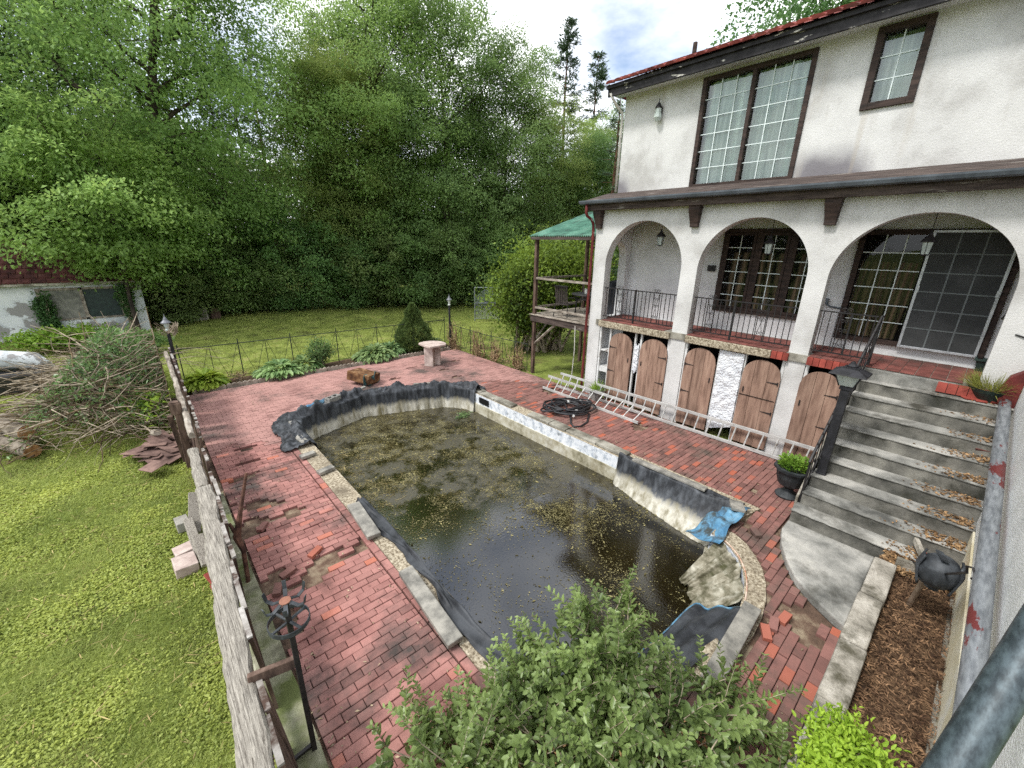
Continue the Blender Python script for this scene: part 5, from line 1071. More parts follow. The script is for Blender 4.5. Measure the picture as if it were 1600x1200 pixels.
# ------------------------------------------------------------------ far bed: edging, iron fence, lamp posts, vines
def far_bed():
    m = MB(); m.grid(lambda u, v: (.45+9.55*u, 14.93+1.0*v, -.01+.05*math.sin(v*3.1)+.03*hnoise(u*18, v*3, 1.2, 2)), 60, 8); o = m.build('flower_bed', 'soil', smooth=True); tag(o, 'bare flower bed behind the patio', None, kind='structure')
    E_ = root('scalloped_edging', (5,14.9,0), 'row of scalloped concrete edging along the flower bed', 'edging'); rg = random.Random(14); x = .62
    while x < 9.3:
        m = MB(); L_ = .42; V = []; n = 12
        prof = [(x+L_*i/n, .085+.035*abs(math.sin(math.pi*3*i/n))) for i in range(n+1)]; poly = prof+[(x+L_,-.04),(x,-.04)]
        dy = rg.uniform(-.012,.012); m.prism(poly, 14.885+dy, 14.945+dy, axis='y', tint=rg.random()); m.build('edging_stone', 'edging', E_); x += L_+.012
    # iron lattice fence
    def iron_fence(A, B, h, label, nb, droop=0):
        A, B = Vector(A), Vector(B); Fr = root('iron_fence', A, label, 'fence'); L_ = (B-A).length; d = (B-A)/L_
        m = MB(); m.tube([A+Vector((0,0,h)), A.lerp(B,.5)+Vector((0,0,h-droop)), B+Vector((0,0,h))], .014, 5); m.build('top_rail', 'iron_green', Fr)
        m = MB(); m.tube([A+Vector((0,0,.12)), B+Vector((0,0,.12))], .010, 5); m.build('bottom_rail', 'iron_green', Fr)
        for i in range(nb+1):
            p = A.lerp(B, i/nb); m = MB(); m.tube([p, p+Vector((0,0,h+(.14 if i % 2 == 0 else .02)))], .016 if i % 2 == 0 else .010, 5); m.build('upright', 'iron_green', Fr)
            if i < nb:
                q = A.lerp(B, (i+1)/nb); c = (p+q)/2; m = MB()
                m.tube([p+Vector((0,0,h-.02))+d*.04, c-d*.02+Vector((0,0,.13))], .008, 4, caps=False); m.tube([q+Vector((0,0,h-.02))-d*.04, c+d*.02+Vector((0,0,.13))], .008, 4, caps=False); m.build('lattice_bar', 'iron_green', Fr)
    iron_fence((.55,15.75,0),(9.85,15.55,0),1.18,'low iron lattice fence along the far flower bed',12)
    iron_fence((9.98,15.2,0),(10.12,10.5,0),1.0,'rusted wire fence hung with dead vines on the right side of the patio',7,.06)
    def lamp(x, y, label):
        r = root('garden_lamp_post', (x,y,0), label, 'lamp post', 'lamp posts at the patio corners')
        m = MB(); m.tube([(x,y,-.05),(x,y,1.85)], .045, 12); m.lathe([(.07,0),(.07,.06),(.045,.08)], 12, (x,y,0)); m.build('post', 'lamp_black', r)
        m = MB(); m.lathe([(.05,1.85),(.06,1.88),(.04,1.92),(.075,2.08)], 10, (x,y,0)); m.build('lamp_glass', 'frosted', r)
        m = MB(); m.lathe([(.125,2.08),(.12,2.10),(.06,2.16),(.045,2.20),(.015,2.26),(.005,2.34)], 12, (x,y,0)); m.build('cap', 'chrome', r)
    lamp(9.88,15.16,'black garden lamp post at the right corner of the patio'); lamp(.42,15.25,'black lamp post tangled in twigs at the left corner of the patio')
    # dead vines on the wire fence
    for k, (x, y, h) in enumerate(((9.92,14.9,1.35),(10.0,13.3,1.3),(10.05,12.2,.95),(10.08,11.0,1.1))):
        la = ('dead vine clump next to the right lamp post','tall dead vine stump beside the lamp post on the wire fence','withered vine in the middle of the wire fence','dead vine clump nearest the deck post')[k]
        r = root('dead_vine', (x,y,0), la, 'vine', 'dead vines on the wire fence'); m = MB()
        for i in range(16):
            p = Vector((x+rg.gauss(0,.05), y+rg.gauss(0,.10), 0)); pts = [p]
            for j in range(6): pts.append(pts[-1]+Vector((rg.gauss(0,.05), rg.gauss(0,.09), h/6*rg.uniform(.5,1.1))))
            m.tube(pts, [.022,.02,.016,.013,.01,.008,.005], 5, caps=False, tint=rg.random())
        m.build('stems', 'vine_dead', r)
        rs = np.random.RandomState(k+3); n = 500; c = np.stack([rs.normal(x,.10,n), rs.normal(y,.30,n), np.abs(rs.normal(.15,.28,n))],1); V, F_ = leaves(c, unit(rs,n), unit(rs,n), rs.uniform(.04,.09,n), rs.uniform(.02,.05,n)); npmesh('dry_leaves', V, F_, rs.random(n), 'vine_dead', r)
    # concrete blocks far across the lawn, chain-link gate
    m = MB(); m.box((1.6,29.2,-.1),(2.75,29.7,.62)); o = m.build('concrete_block', 'old_wall', bevel=.02); tag(o, 'pale concrete block at the far edge of the lawn', 'block')
    m = MB(); m.obox((3.1,29.5,.24),(.5,.4,.6),(0,.1,.3)); o = m.build('stump_block', 'brown_board', bevel=.03); tag(o, 'brown block beside the pale concrete block', 'block')
    g = root('chain_link_gate', (15.0,19.7,0), 'grey chain-link gate panel on the lawn beside the deck shrub', 'gate')
    A = Vector((14.75,19.9,0)); B = Vector((15.95,19.1,0)); m = MB(); up_ = Vector((0,0,1))
    m.tube([A, A+up_*1.95], .032, 8); m.tube([B, B+up_*1.95], .032, 8); m.tube([A+up_*1.95, B+up_*1.95], .025, 8); m.tube([A+up_*1.05, B+up_*1.05], .025, 8); m.tube([A+up_*.15, B+up_*.15], .02, 8); m.build('gate_frame', 'galvanised', g)
    m = MB(); n = 22
    for i in range(-n, n+1):
        for s in (1,-1):
            pts = []
            for j in (0, 1):
                t = i/n+ (j*1.5*s if s > 0 else j*1.5*s); z = .15+1.8*j
                pts.append((t, z))
            (t0,z0_),(t1,z1_) = pts
            # clip to the frame
            seg = []
            for q in range(41):
                t = t0+(t1-t0)*q/40
                if 0 <= t <= 1: seg.append(A.lerp(B,t)+up_*(z0_+(z1_-z0_)*q/40))
            if len(seg) > 1: m.tube([seg[0], seg[-1]], .006, 3, caps=False)
    tag(m.build('wire_netting', 'galvanised', g), kind='stuff')
mat('iron_green', [(.4, srgb(30,38,34)), (.7, srgb(50,58,52))], scale=8, rough=.7)
far_bed()
# ------------------------------------------------------------------ deck beside the house
def deck():
    D = root('deck', (11.3,9.2,0), 'raised wooden deck with a green corrugated roof beside the house', 'deck'); z = 2.10; rg = random.Random(17)
    for x, y, zt in ((10.25,10.33,4.68),(12.9,10.33,5.5)): m = MB(); m.box((x-.055,y-.055,-.1),(x+.055,y+.055,zt)); m.build('post', 'brown_board', D, bevel=.006)
    m = MB(); m.box((10.16,7.80,z-.25),(10.21,10.45,z-.03)); m.build('front_beam', 'beam_wood', D, bevel=.006)
    m = MB(); m.box((10.21,10.40,z-.24),(13,10.45,z-.03)); m.build('side_beam', 'beam_wood', D, bevel=.006)
    x = 10.12
    while x < 13: m = MB(); m.box((x,7.80,z-.025),(x+.135,10.47,z+.005*rg.random()), tint=rg.random()); m.build('deck_board', 'grey_board', D); x += .142
    for zz in (3.28, 2.30): m = MB(); m.box((10.20,7.8,zz),(10.24,10.3,zz+.07)); m.build('rail', 'grey_board', D, bevel=.004)
    for zz in (3.28, 2.30): m = MB(); m.box((10.3,10.31,zz),(12.9,10.35,zz+.07)); m.build('rail', 'grey_board', D, bevel=.004)
    m = MB(); m.tube([(10.25,10.28,1.05),(10.25,9.35,1.86)], .045, 4); m.build('brace', 'grey_board', D); m = MB(); m.tube([(10.28,10.33,1.15),(11.1,10.35,1.86)], .04, 4); m.build('brace', 'grey_board', D)
    m = MB(); n = 150
    def rf(u, v):
        y = 7.79+2.75*u; x = 10.08+3.0*v; return (x, y, 4.66+.30*(x-10.08)+.022*math.sin(u*2*math.pi*34))
    m.grid(rf, 34*6, 6); m.build('corrugated_roof', 'green_roof', D, smooth=True, solid=.006)
    m = MB(); m.box((10.1,7.8,4.55),(10.16,10.5,4.645)); m.box((10.16,10.45,4.55),(10.2,10.5,4.64)); m.build('roof_beam', 'beam_wood', D)
    m = MB(); m.tube([(10.1,8.35,2.0),(10.12,8.33,1.2),(10.1,8.36,.2)], .015, 6); m.build('cord', 'white_pipe', D)
    # garden chair
    def chair(c, a, label):
        r = root('patio_chair', c, label, 'chair', 'chairs on the deck', local=True, rot=a)
        m = MB(); m.box((-.25,-.25,.40),(.25,.25,.43)); m.build('seat', 'wicker', r, bevel=.01)
        for i in range(7): m = MB(); m.obox((-.21+.07*i,.27,.72),(.045,.02,.58),(-.18,0,0)); m.build('back_slat', 'wicker', r)
        m = MB(); m.obox((0,.325,1.0),(.52,.04,.06),(-.18,0,0)); m.build('back_rail', 'iron', r)
        for sx in (-1,1):
            for sy in (-1,1): m = MB(); m.tube([(sx*.25,sy*.24,.42),(sx*.27,sy*.28,0)], .016, 6); m.build('leg', 'iron', r)
            m = MB(); m.tube([(sx*.27,-.27,.42),(sx*.27,-.26,.62),(sx*.28,.25,.66)], .016, 6); m.build('arm', 'iron', r)
    chair((10.72,9.35,z+.006), math.pi*.55, 'slatted patio chair nearest the deck rail'); chair((12.2,9.7,z+.006), -1.2, 'dark patio chair behind the deck table')
    t = root('deck_table', (11.5,9.0,z), 'dark round metal table on the deck', 'table')
    m = MB(); m.lathe([(.0,.70),(.58,.70),(.60,.72),(.58,.74),(.0,.74)], 28, (11.5,9.0,z), cap=False); m.build('table_top', 'iron', t)
    for k in range(4): a = k*1.57+.6; m = MB(); m.tube([(11.5+.45*math.cos(a),9.0+.45*math.sin(a),z+.005),(11.5+.35*math.cos(a),9.0+.35*math.sin(a),z+.7)], .02, 6); m.build('leg', 'iron', t)
    v = root('flower_vase', (11.3,8.95,z+.74), 'white vase with red flowers on the deck table', 'vase'); m = MB(); m.lathe([(.05,.742),(.07,.78),(.065,.9),(.075,.93)], 14, (11.3,8.95,z)); m.build('vase', 'clear_white', v)
    g = root('covered_grill', (11.75,8.1,z), 'grey covered barbecue grill on the deck seen through the arch', 'grill')
    m = MB(); m.add([(11.45,7.85,z),(12.05,7.85,z),(12.05,8.4,z),(11.45,8.4,z),(11.45,7.85,z+.85),(12.05,7.85,z+.85),(12.05,8.4,z+.85),(11.45,8.4,z+.85),(11.55,7.95,z+1.2),(11.95,7.95,z+1.25),(11.95,8.3,z+1.25),(11.55,8.3,z+1.2)], [(0,1,5,4),(1,2,6,5),(2,3,7,6),(3,0,4,7),(4,5,9,8),(5,6,10,9),(6,7,11,10),(7,4,8,11),(8,9,10,11)]); m.build('cover', 'cloth_dark', g, bevel=.05)
deck()
# ------------------------------------------------------------------ shed
mat('shed_plaster', [(.25, srgb(168,174,178)), (.5, srgb(212,216,218)), (.8, srgb(228,230,230))], scale=1.3, detail=9, rough=.95, bump=.3, bscale=20, wear=srgb(150,148,146), wscale=.8, wr=(.55,.57))
mat('shed_roof', [(.3, srgb(64,42,42)), (.6, srgb(96,58,56)), (.8, srgb(118,84,78))], scale=3, detail=8, rough=.95, tint=.3, bump=.4)
mat('plastic_film', [(.3, srgb(96,96,88)), (.7, srgb(140,138,128))], scale=1.4, rough=.5, spec=.5, distortion=2)
def shed():
    S = root('shed', (-3.6,28.5,0), 'small white plastered shed with a collapsing dark red shingle roof', 'shed'); y = 27.5
    m = MB()
    for a, b in ((-9.5,-3.35),(-.62,.15)): m.box((a,y,-.1),(b,y+.22,2.42))
    m.box((-3.35,y,-.1),(-.62,y+.22,.72)); m.box((-3.35,y,2.12),(-.62,y+.22,2.42)); m.box((-.07,y+.221,-.1),(.149,y+4,2.4)); m.build('wall', 'shed_plaster', S)
    m = MB(); frame(m, y-.03, y+.1, 0, 0, 0, 0, 0) if False else None
    m = MB(); m.box((-3.36,y-.03,.70),(-3.24,y+.1,2.14)); m.box((-2.02,y-.03,.70),(-1.90,y+.1,2.14)); m.box((-.74,y-.03,.70),(-.61,y+.1,2.14)); m.box((-3.24,y-.03,2.04),(-.74,y+.1,2.14)); m.box((-3.24,y-.03,.70),(-.74,y+.1,.78)); wo = m.build('window_frame', 'grey_board', S)
    m = MB(); m.add([(-3.24,y+.03,.78),(-2.02,y+.03,.78),(-2.02,y+.03,2.04),(-3.24,y+.03,2.04)], [(0,1,2,3)]); m.build('plastic_sheet', 'plastic_film', wo)
    m = MB(); m.add([(-1.9,y+.03,.78),(-.74,y+.03,.78),(-.74,y+.03,2.04),(-1.9,y+.03,2.04)], [(0,1,2,3)]); m.build('pane', 'pot_green', wo)
    m = MB(); m.box((-9.5,y+.3,.0),(-.1,y+3.9,2.3)); m.build('dark_inside', 'interior', S)
    rg = random.Random(19); b = MB(); b.add([(-9.6,y-.25,2.40),(.3,y-.25,2.40),(.3,y+1.4,4.1),(-9.6,y+1.4,4.1)], [(0,1,2,3)]); b.add([(-9.6,y+1.4,4.1),(.3,y+1.4,4.1),(.3,y+4,4.2),(-9.6,y+4,4.2)], [(0,1,2,3)]); ro = b.build('roof', 'shed_roof', S)
    for c in range(9):
        for i in range(14):
            x = -5.4+i*.42+(.2 if c % 2 else 0); t0 = c/9-.01; t1 = t0+.135; lift = .03+.02*rg.random(); q = lambda t, l: (y-.27+1.65*t-.7*l, 2.40+1.70*t+.7*l)
            if rg.random() < .06: continue
            (ya,za),(yb,zb) = q(t0, lift+.03), q(t1, lift*.4); dz = rg.uniform(-.02,.02); m = MB(); m.add([(x,ya,za+dz),(x+.40,ya,za-dz),(x+.40,yb,zb),(x,yb,zb),(x,ya+.02,za-.05),(x+.4,ya+.02,za-.05)], [(0,1,2,3),(4,5,1,0)], tint=rg.random()); m.build('shingle', 'shed_roof', ro)
    m = MB(); m.box((-9.6,y-.3,2.28),(.3,y-.24,2.42)); m.build('eave_board', 'old_wall', S)
shed()
# ------------------------------------------------------------------ foliage materials
leaf_mat('leaf_maple', srgb(82,108,54), srgb(156,184,106), .47, clump=.30)
leaf_mat('leaf_mid', srgb(72,100,56), srgb(140,168,102), .45, clump=.35)
leaf_mat('leaf_dark', srgb(60,86,52), srgb(116,148,90), .42, clump=.4)
leaf_mat('leaf_yellow', srgb(40,70,32), srgb(132,168,66), .38, clump=.6)
leaf_mat('leaf_pine', srgb(44,62,50), srgb(96,120,90), .2, clump=.5)
leaf_mat('leaf_bush', srgb(64,90,50), srgb(156,184,112), .38, rough=.38, spec=.5, clump=1.6)
leaf_mat('leaf_lime', srgb(92,128,34), srgb(172,200,76), .33, rough=.45, clump=2)
leaf_mat('leaf_hosta', srgb(48,84,40), srgb(158,180,122), .3, rough=.45, clump=3)
leaf_mat('leaf_fresh', srgb(90,130,40), srgb(160,190,80), .35, clump=3)
leaf_mat('grass_blade', srgb(104,120,54), srgb(178,184,106), .38, clump=.5)
leaf_mat('clover', srgb(94,118,50), srgb(172,188,100), .36, rough=.5, clump=.8)
leaf_mat('needle_spruce', srgb(44,64,34), srgb(104,122,66), .2, clump=2)
mat('bark', [(.3, srgb(42,36,32)), (.7, srgb(84,74,66))], scale=4, detail=8, rough=1, bump=.7, bscale=14, dist=.04, stretch=(1,1,.25))
mat('bark_pine', [(.3, srgb(66,48,40)), (.7, srgb(120,88,70))], scale=4, detail=8, rough=1, bump=.7, bscale=14, dist=.04, stretch=(1,1,.35))
mat('twig', [(.3, srgb(110,98,82)), (.7, srgb(176,162,142))], scale=6, rough=1, tint=.2)

def limb_path(rg, p, d, length, n=6, droop=-.0, wob=.18):
    pts = [Vector(p)]; d = Vector(d).normalized(); st = length/n
    for i in range(n):
        d = (d+Vector((rg.gauss(0,wob), rg.gauss(0,wob), rg.gauss(0,wob)*.6+droop))).normalized(); pts.append(pts[-1]+d*st)
    return pts
def make_tree(name, seed, H, Rd, z0, nlimb, nclump, per, lsize, lmat, bmat='bark', crown_c=.58, flat=.5, trunk_r=.28, lean=(0,0), big=None, clr=(.8,1.5)):
    """broadleaf tree in local space: tapered trunk, limbs, and a crown of leaf clumps set on the limbs"""
    rg = random.Random(seed); rs = np.random.RandomState(seed)
    r = root(name, (0,0,0), 'x', 'tree', local=True)
    w = MB(); top = H*.86; tp = []
    for i in range(11):
        t = i/10; tp.append(Vector((lean[0]*t*t+.25*math.sin(t*5+seed)*t, lean[1]*t*t+.25*math.cos(t*4+seed)*t, -.3+top*t)))
    w.tube(tp, [trunk_r*(1-.86*i/10)*(1.35 if i == 0 else 1) for i in range(11)], 9)
    zc = z0+(H-z0)*.5; rz = (H-z0)*.5
    tips = []
    def trunk_at(z):
        t = min(max((z+.3)/top, 0), 1)*10; i = min(int(t), 9); return tp[i].lerp(tp[i+1], t-i)
    lim = []
    for k in range(nlimb):
        zz = z0*.75+(H*.86-z0*.75)*((k+rg.random())/nlimb); a = k*2.4+rg.uniform(-.5,.5); p = trunk_at(zz)
        e = .25+.75*max(0, (zz-z0)/(H-z0)); d = Vector((math.cos(a), math.sin(a), e))
        ln = Rd*(1.0-.45*abs((zz-zc)/rz)**1.5)*rg.uniform(.75,1.05)
        pts = limb_path(rg, p, d, ln, 6, .02); r0 = trunk_r*.42*(1-.6*zz/H)
        lim.append((pts, r0))
    if big: lim += big
    for pts, r0 in lim:
        w.tube(pts, [max(.015, r0*(1-.85*i/(len(pts)-1))) for i in range(len(pts))], 6, caps=False)
        for j in range(2, len(pts)):
            for q in range(2):
                d = Vector((rg.gauss(0,1), rg.gauss(0,1), rg.gauss(.1,.5))).normalized(); ln = Rd*.28*rg.uniform(.6,1.2)
                sp = limb_path(rg, pts[j], (pts[j]-pts[j-1]).normalized()*.6+d, ln, 4); w.tube(sp, [r0*.3, r0*.22, r0*.16, r0*.1, .01], 5, caps=False)
                tips += sp[2:]
            tips.append(pts[j])
    w.build('trunk', bmat, r)
    tips = np.array([t[:] for t in tips])
    # clump centres: on the limbs plus a skin over the crown so the outline is full but uneven
    n1 = int(nclump*.55); c1 = tips[rs.randint(0, len(tips), n1)]+rs.normal(0,.35,(n1,3))
    n2 = nclump-n1; u = unit(rs, n2); rad = rs.uniform(.72,1.05,n2)**.6
    ph = rs.uniform(0,6.28,4); ang = np.arctan2(u[:,1],u[:,0]); lump = 1+.16*np.sin(3*ang+ph[0]+4*u[:,2])+.12*np.sin(5*ang+ph[1]-6*u[:,2])
    c2 = np.stack([u[:,0]*Rd*rad*lump, u[:,1]*Rd*rad*lump, zc+u[:,2]*rz*rad*(1+.06*np.sin(4*ang+ph[2]))],1)
    c2[:,0] += lean[0]*.35; c2[:,1] += lean[1]*.35
    C = np.concatenate([c1,c2]); C = C[C[:,2] > z0*.55]
    n = len(C); cr = rs.uniform(clr[0],clr[1],n)
    idx = np.repeat(np.arange(n), per); m = len(idx)
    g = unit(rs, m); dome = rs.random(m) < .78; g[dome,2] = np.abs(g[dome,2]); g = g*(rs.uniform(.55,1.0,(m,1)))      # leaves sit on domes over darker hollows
    P = C[idx]+g*cr[idx][:,None]*np.array([1,1,flat*1.5])
    P[:,2] -= .25*(g[:,0]**2+g[:,1]**2)*cr[idx]*.6      # clumps hang at their rims
    out = P-np.array([0,0,zc]); out /= np.linalg.norm(out,axis=1,keepdims=True)+1e-6
    nr = np.array([0,0,.9])+.45*out+rs.normal(0,.45,(m,3)); di = .5*out+rs.normal(0,.7,(m,3))+np.array([0,0,-.35])
    V, F = leaves(P, nr, di, rs.uniform(.7,1.3,m)*lsize, rs.uniform(.45,.75,m)*lsize)
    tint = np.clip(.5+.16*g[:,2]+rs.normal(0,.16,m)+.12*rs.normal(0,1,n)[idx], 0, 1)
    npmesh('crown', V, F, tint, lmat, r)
    return r
def make_conifer(name, seed, H, Rd, z0, lmat='leaf_pine', gaps=.25, per=26, whorls=26, lsz=.34):
    rg = random.Random(seed); rs = np.random.RandomState(seed); r = root(name, (0,0,0), 'x', 'tree', local=True)
    w = MB(); w.tube([(0,0,-.3),(.1,0,H*.4),(0,.1,H*.75),(0,0,H)], [.26,.19,.10,.02], 8)
    P = []; D = []
    for k in range(whorls):
        t = (k+rg.random()*.6)/whorls; z = z0+(H-z0)*t; L0 = Rd*(1-t)**.75*rg.uniform(.7,1.15)+.25
        for j in range(6):
            if rg.random() < gaps: continue
            a = rg.uniform(0,6.28); d = Vector((math.cos(a), math.sin(a), .25-.5*(1-t))); ln = L0*rg.uniform(.6,1.1)
            pts = limb_path(rg, (0,0,z), d, ln, 4, .05, .1); w.tube(pts, [.05*(1-t)+.012,.03*(1-t)+.01,.02,.012,.006], 4, caps=False)
            for i in range(per):
                s = rg.uniform(.25,1)*4; q = min(int(s),3); p = pts[q].lerp(pts[q+1], s-q)
                P.append((p.x+rg.gauss(0,.16), p.y+rg.gauss(0,.16), p.z+rg.gauss(.02,.10))); D.append((d.x+rg.gauss(0,.6), d.y+rg.gauss(0,.6), rg.gauss(.1,.45)))
    w.build('trunk', 'bark_pine', r)
    P = np.array(P); D = np.array(D); m = len(P)
    V, F = leaves(P, np.array([0,0,1.])+rs.normal(0,.5,(m,3)), D, rs.uniform(.7,1.3,m)*lsz, rs.uniform(.16,.3,m)*lsz)
    npmesh('crown', V, F, np.clip(rs.normal(.5,.2,m),0,1), lmat, r); return r
def put(proto, used, loc, rot, sc, label, group):
    o = proto if not used.get(proto.name) else copy_tree(proto)
    used[proto.name] = 1; o.location = loc; o.rotation_euler[2] = rot; o.scale = (sc if isinstance(sc, tuple) else (sc,)*3); tag(o, label, 'tree', group); return o
def woods():
    G1 = 'trees at the edge of the woods'; U = {}
    # the big spreading tree on the left with its long dark limb
    big = [([Vector(p) for p in ((.8,-.7,9.2),(-.4,.4,10.5),(-1.6,1.4,11.4),(-2.2,1.9,12.5),(-2.0,1.6,13.8),(-1.9,1.3,15.5))], .24), ([Vector(p) for p in ((.6,-.5,8.0),(2.1,-1.9,8.8),(2.8,-2.6,7.6),(3.4,-3.0,6.6))], .12)]
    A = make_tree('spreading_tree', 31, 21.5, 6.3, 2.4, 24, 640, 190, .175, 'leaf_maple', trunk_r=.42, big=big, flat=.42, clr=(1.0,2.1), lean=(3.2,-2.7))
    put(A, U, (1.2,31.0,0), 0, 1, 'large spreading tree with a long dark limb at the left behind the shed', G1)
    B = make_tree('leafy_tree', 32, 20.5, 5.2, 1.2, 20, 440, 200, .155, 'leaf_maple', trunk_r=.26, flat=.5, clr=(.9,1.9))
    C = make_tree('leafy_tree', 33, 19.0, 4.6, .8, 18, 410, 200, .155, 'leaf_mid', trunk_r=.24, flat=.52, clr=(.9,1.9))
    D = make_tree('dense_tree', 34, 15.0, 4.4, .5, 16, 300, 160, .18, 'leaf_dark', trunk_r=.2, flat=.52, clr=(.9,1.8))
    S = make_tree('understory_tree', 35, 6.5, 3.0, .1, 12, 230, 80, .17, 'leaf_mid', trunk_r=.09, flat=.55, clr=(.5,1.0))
    N1 = make_conifer('pine_tree', 41, 24, 3.4, 8, gaps=.2, per=46, whorls=24, lsz=.42); N2 = make_conifer('spruce_tree', 42, 21, 2.7, 3, gaps=.15)
    # front row, left to right
    put(B, U, (12.0,31.8,0), .3, .78, 'tall leafy maple left of centre in front of the woods', G1)
    put(B, U, (14.2,31.0,0), 2.1, 1.06, 'tallest leafy tree in the middle of the woods', G1)
    put(C, U, (18.6,28.6,0), 1.0, 1.08, 'tall green tree right of the middle tree', G1)
    put(C, U, (22.6,26.6,0), 3.0, .92, 'green tree behind the chain-link gate', G1)
    put(C, U, (14.6,35.1,0), 4.0, 1.0, 'leafy tree standing behind the middle trees', G1)
    put(B, U, (26.5,26.0,0), 4.4, .72, 'smaller leafy tree beside the house corner', G1)
    put(D, U, (7.4,37.0,0), .2, .55, 'dark dense tree in the gap left of the maples', G1)
    put(D, U, (16.6,36.5,0), 1.2, 1.15, 'dark dense tree deep behind the tallest tree', G1)
    put(D, U, (24.5,33.0,0), 2.2, 1.0, 'dark dense tree deep behind the gate', G1)
    put(D, U, (-6.5,34.0,0), 2.9, 1.0, 'dark dense tree behind the shed roof', G1)
    put(B, U, (-8.5,30.0,0), 5.2, .95, 'leafy tree at the far left edge behind the shed', G1)
    put(D, U, (31.0,30.0,0), 3.5, .8, 'dark tree low behind the deck roof', G1)
    put(C, U, (3.4,42.0,0), 5.5, .6, 'pale tree seen between trunks left of the maples', G1)
    Y = make_tree('young_tree', 36, 8.4, 3.5, 2.6, 16, 290, 90, .17, 'leaf_maple', trunk_r=.10, flat=.45, clr=(.6,1.2))
    put(Y, U, (-.3,26.5,0), .4, 1, 'young yellow-green tree drooping over the shed roof', G1)
    put(C, U, (-1.5,41.5,0), 1.4, 1.15, 'green tree filling in behind the big left tree', G1)
    put(C, U, (-10.5,39.0,0), 2.4, 1.1, 'green tree far behind the left edge of the shed', G1)
    put(D, U, (-3.4,36.5,0), 4.6, 1.1, 'dark dense tree right behind the big left tree trunk', G1)
    put(C, U, (30.2,23.6,0), .9, .66, 'mid green tree between the deck roof and the house eave', G1)
    put(B, U, (33.5,24.5,0), 2.9, .74, 'leafy tree in front of the pines beside the roof', G1)
    # conifers breaking the skyline
    put(N1, U, (33.9,31.1,0), 0, .98, 'thin pine on the skyline left of the roof', 'conifers on the skyline')
    put(N1, U, (36.5,29.6,0), 2, .89, 'tall pine on the skyline nearest the roof', 'conifers on the skyline')
    put(N2, U, (10.8,45.7,0), 1, .98, 'dark spruce tip rising between the left trees', 'conifers on the skyline')
    put(N2, U, (16.8,47.1,0), 3, 1.15, 'spruce tip rising left of the tallest tree', 'conifers on the skyline')
    put(N1, U, (7.6,38.3,0), 4, .70, 'bare-stemmed pine in the gap between the trees', 'conifers on the skyline')
    put(N1, U, (5.9,36.5,0), 5, .58, 'slim pine trunk left in the gap between the trees', 'conifers on the skyline')
    put(D, U, (27.5,7.5,0), 5, 1.22, 'dark dense tree rising behind the house roof', G1)
    put(N2, U, (28.0,20.5,0), 4, .72, 'evergreen tip peeping over the eave', 'conifers on the skyline')
    # understory along the lawn edge
    sp = [(3.6,31.2,1.0,'rounded bush under the big left tree'),(6.0,30.6,.85,'leafy bush right of the far concrete blocks'),(8.3,30.2,.9,'ivy-dark bush at the left end of the lawn edge'),(10.6,29.6,.8,'bush at the lawn edge under the maple'),(12.8,28.8,.95,'bush at the middle of the lawn edge'),(15.0,27.6,1.0,'broad bush reaching onto the lawn'),(17.0,26.6,.85,'dark bush left of the lamp post line'),(19.0,25.4,.9,'bush at the lawn edge beside the gate'),(21.0,23.6,.8,'bush behind the chain-link gate'),(-1.0,32.5,1.1,'bush behind the right end of the shed'),(1.6,29.3,.75,'low bush against the shed corner'),(24.2,22.6,1.0,'dark bush behind the deck shrub')]
    for i, (x, y, s, la) in enumerate(sp): put(S, U, (x,y,-.1), i*1.7, (s,s,s*(.8+.25*((i*7)%5)/5)), la, 'bushes along the lawn edge')
    # far wood that closes the view
    rs = np.random.RandomState(77); n = 60000; a = rs.uniform(-1.3, 1.75, n); rr = rs.uniform(52, 66, n); h = rs.random(n)**.8*(11+3*np.sin(a*9)+2*np.sin(a*23))
    P = np.stack([rr*np.sin(a), rr*np.cos(a), h],1)
    V, F = leaves(P, unit(rs,n)+np.array([0,0,.8]), unit(rs,n), rs.uniform(.5,1.0,n), rs.uniform(.3,.6,n))
    o = npmesh('far_wood', V, F, rs.random(n), 'leaf_mid'); tag(o, 'far woods closing off the view behind the trees', 'woods', kind='stuff')
woods()
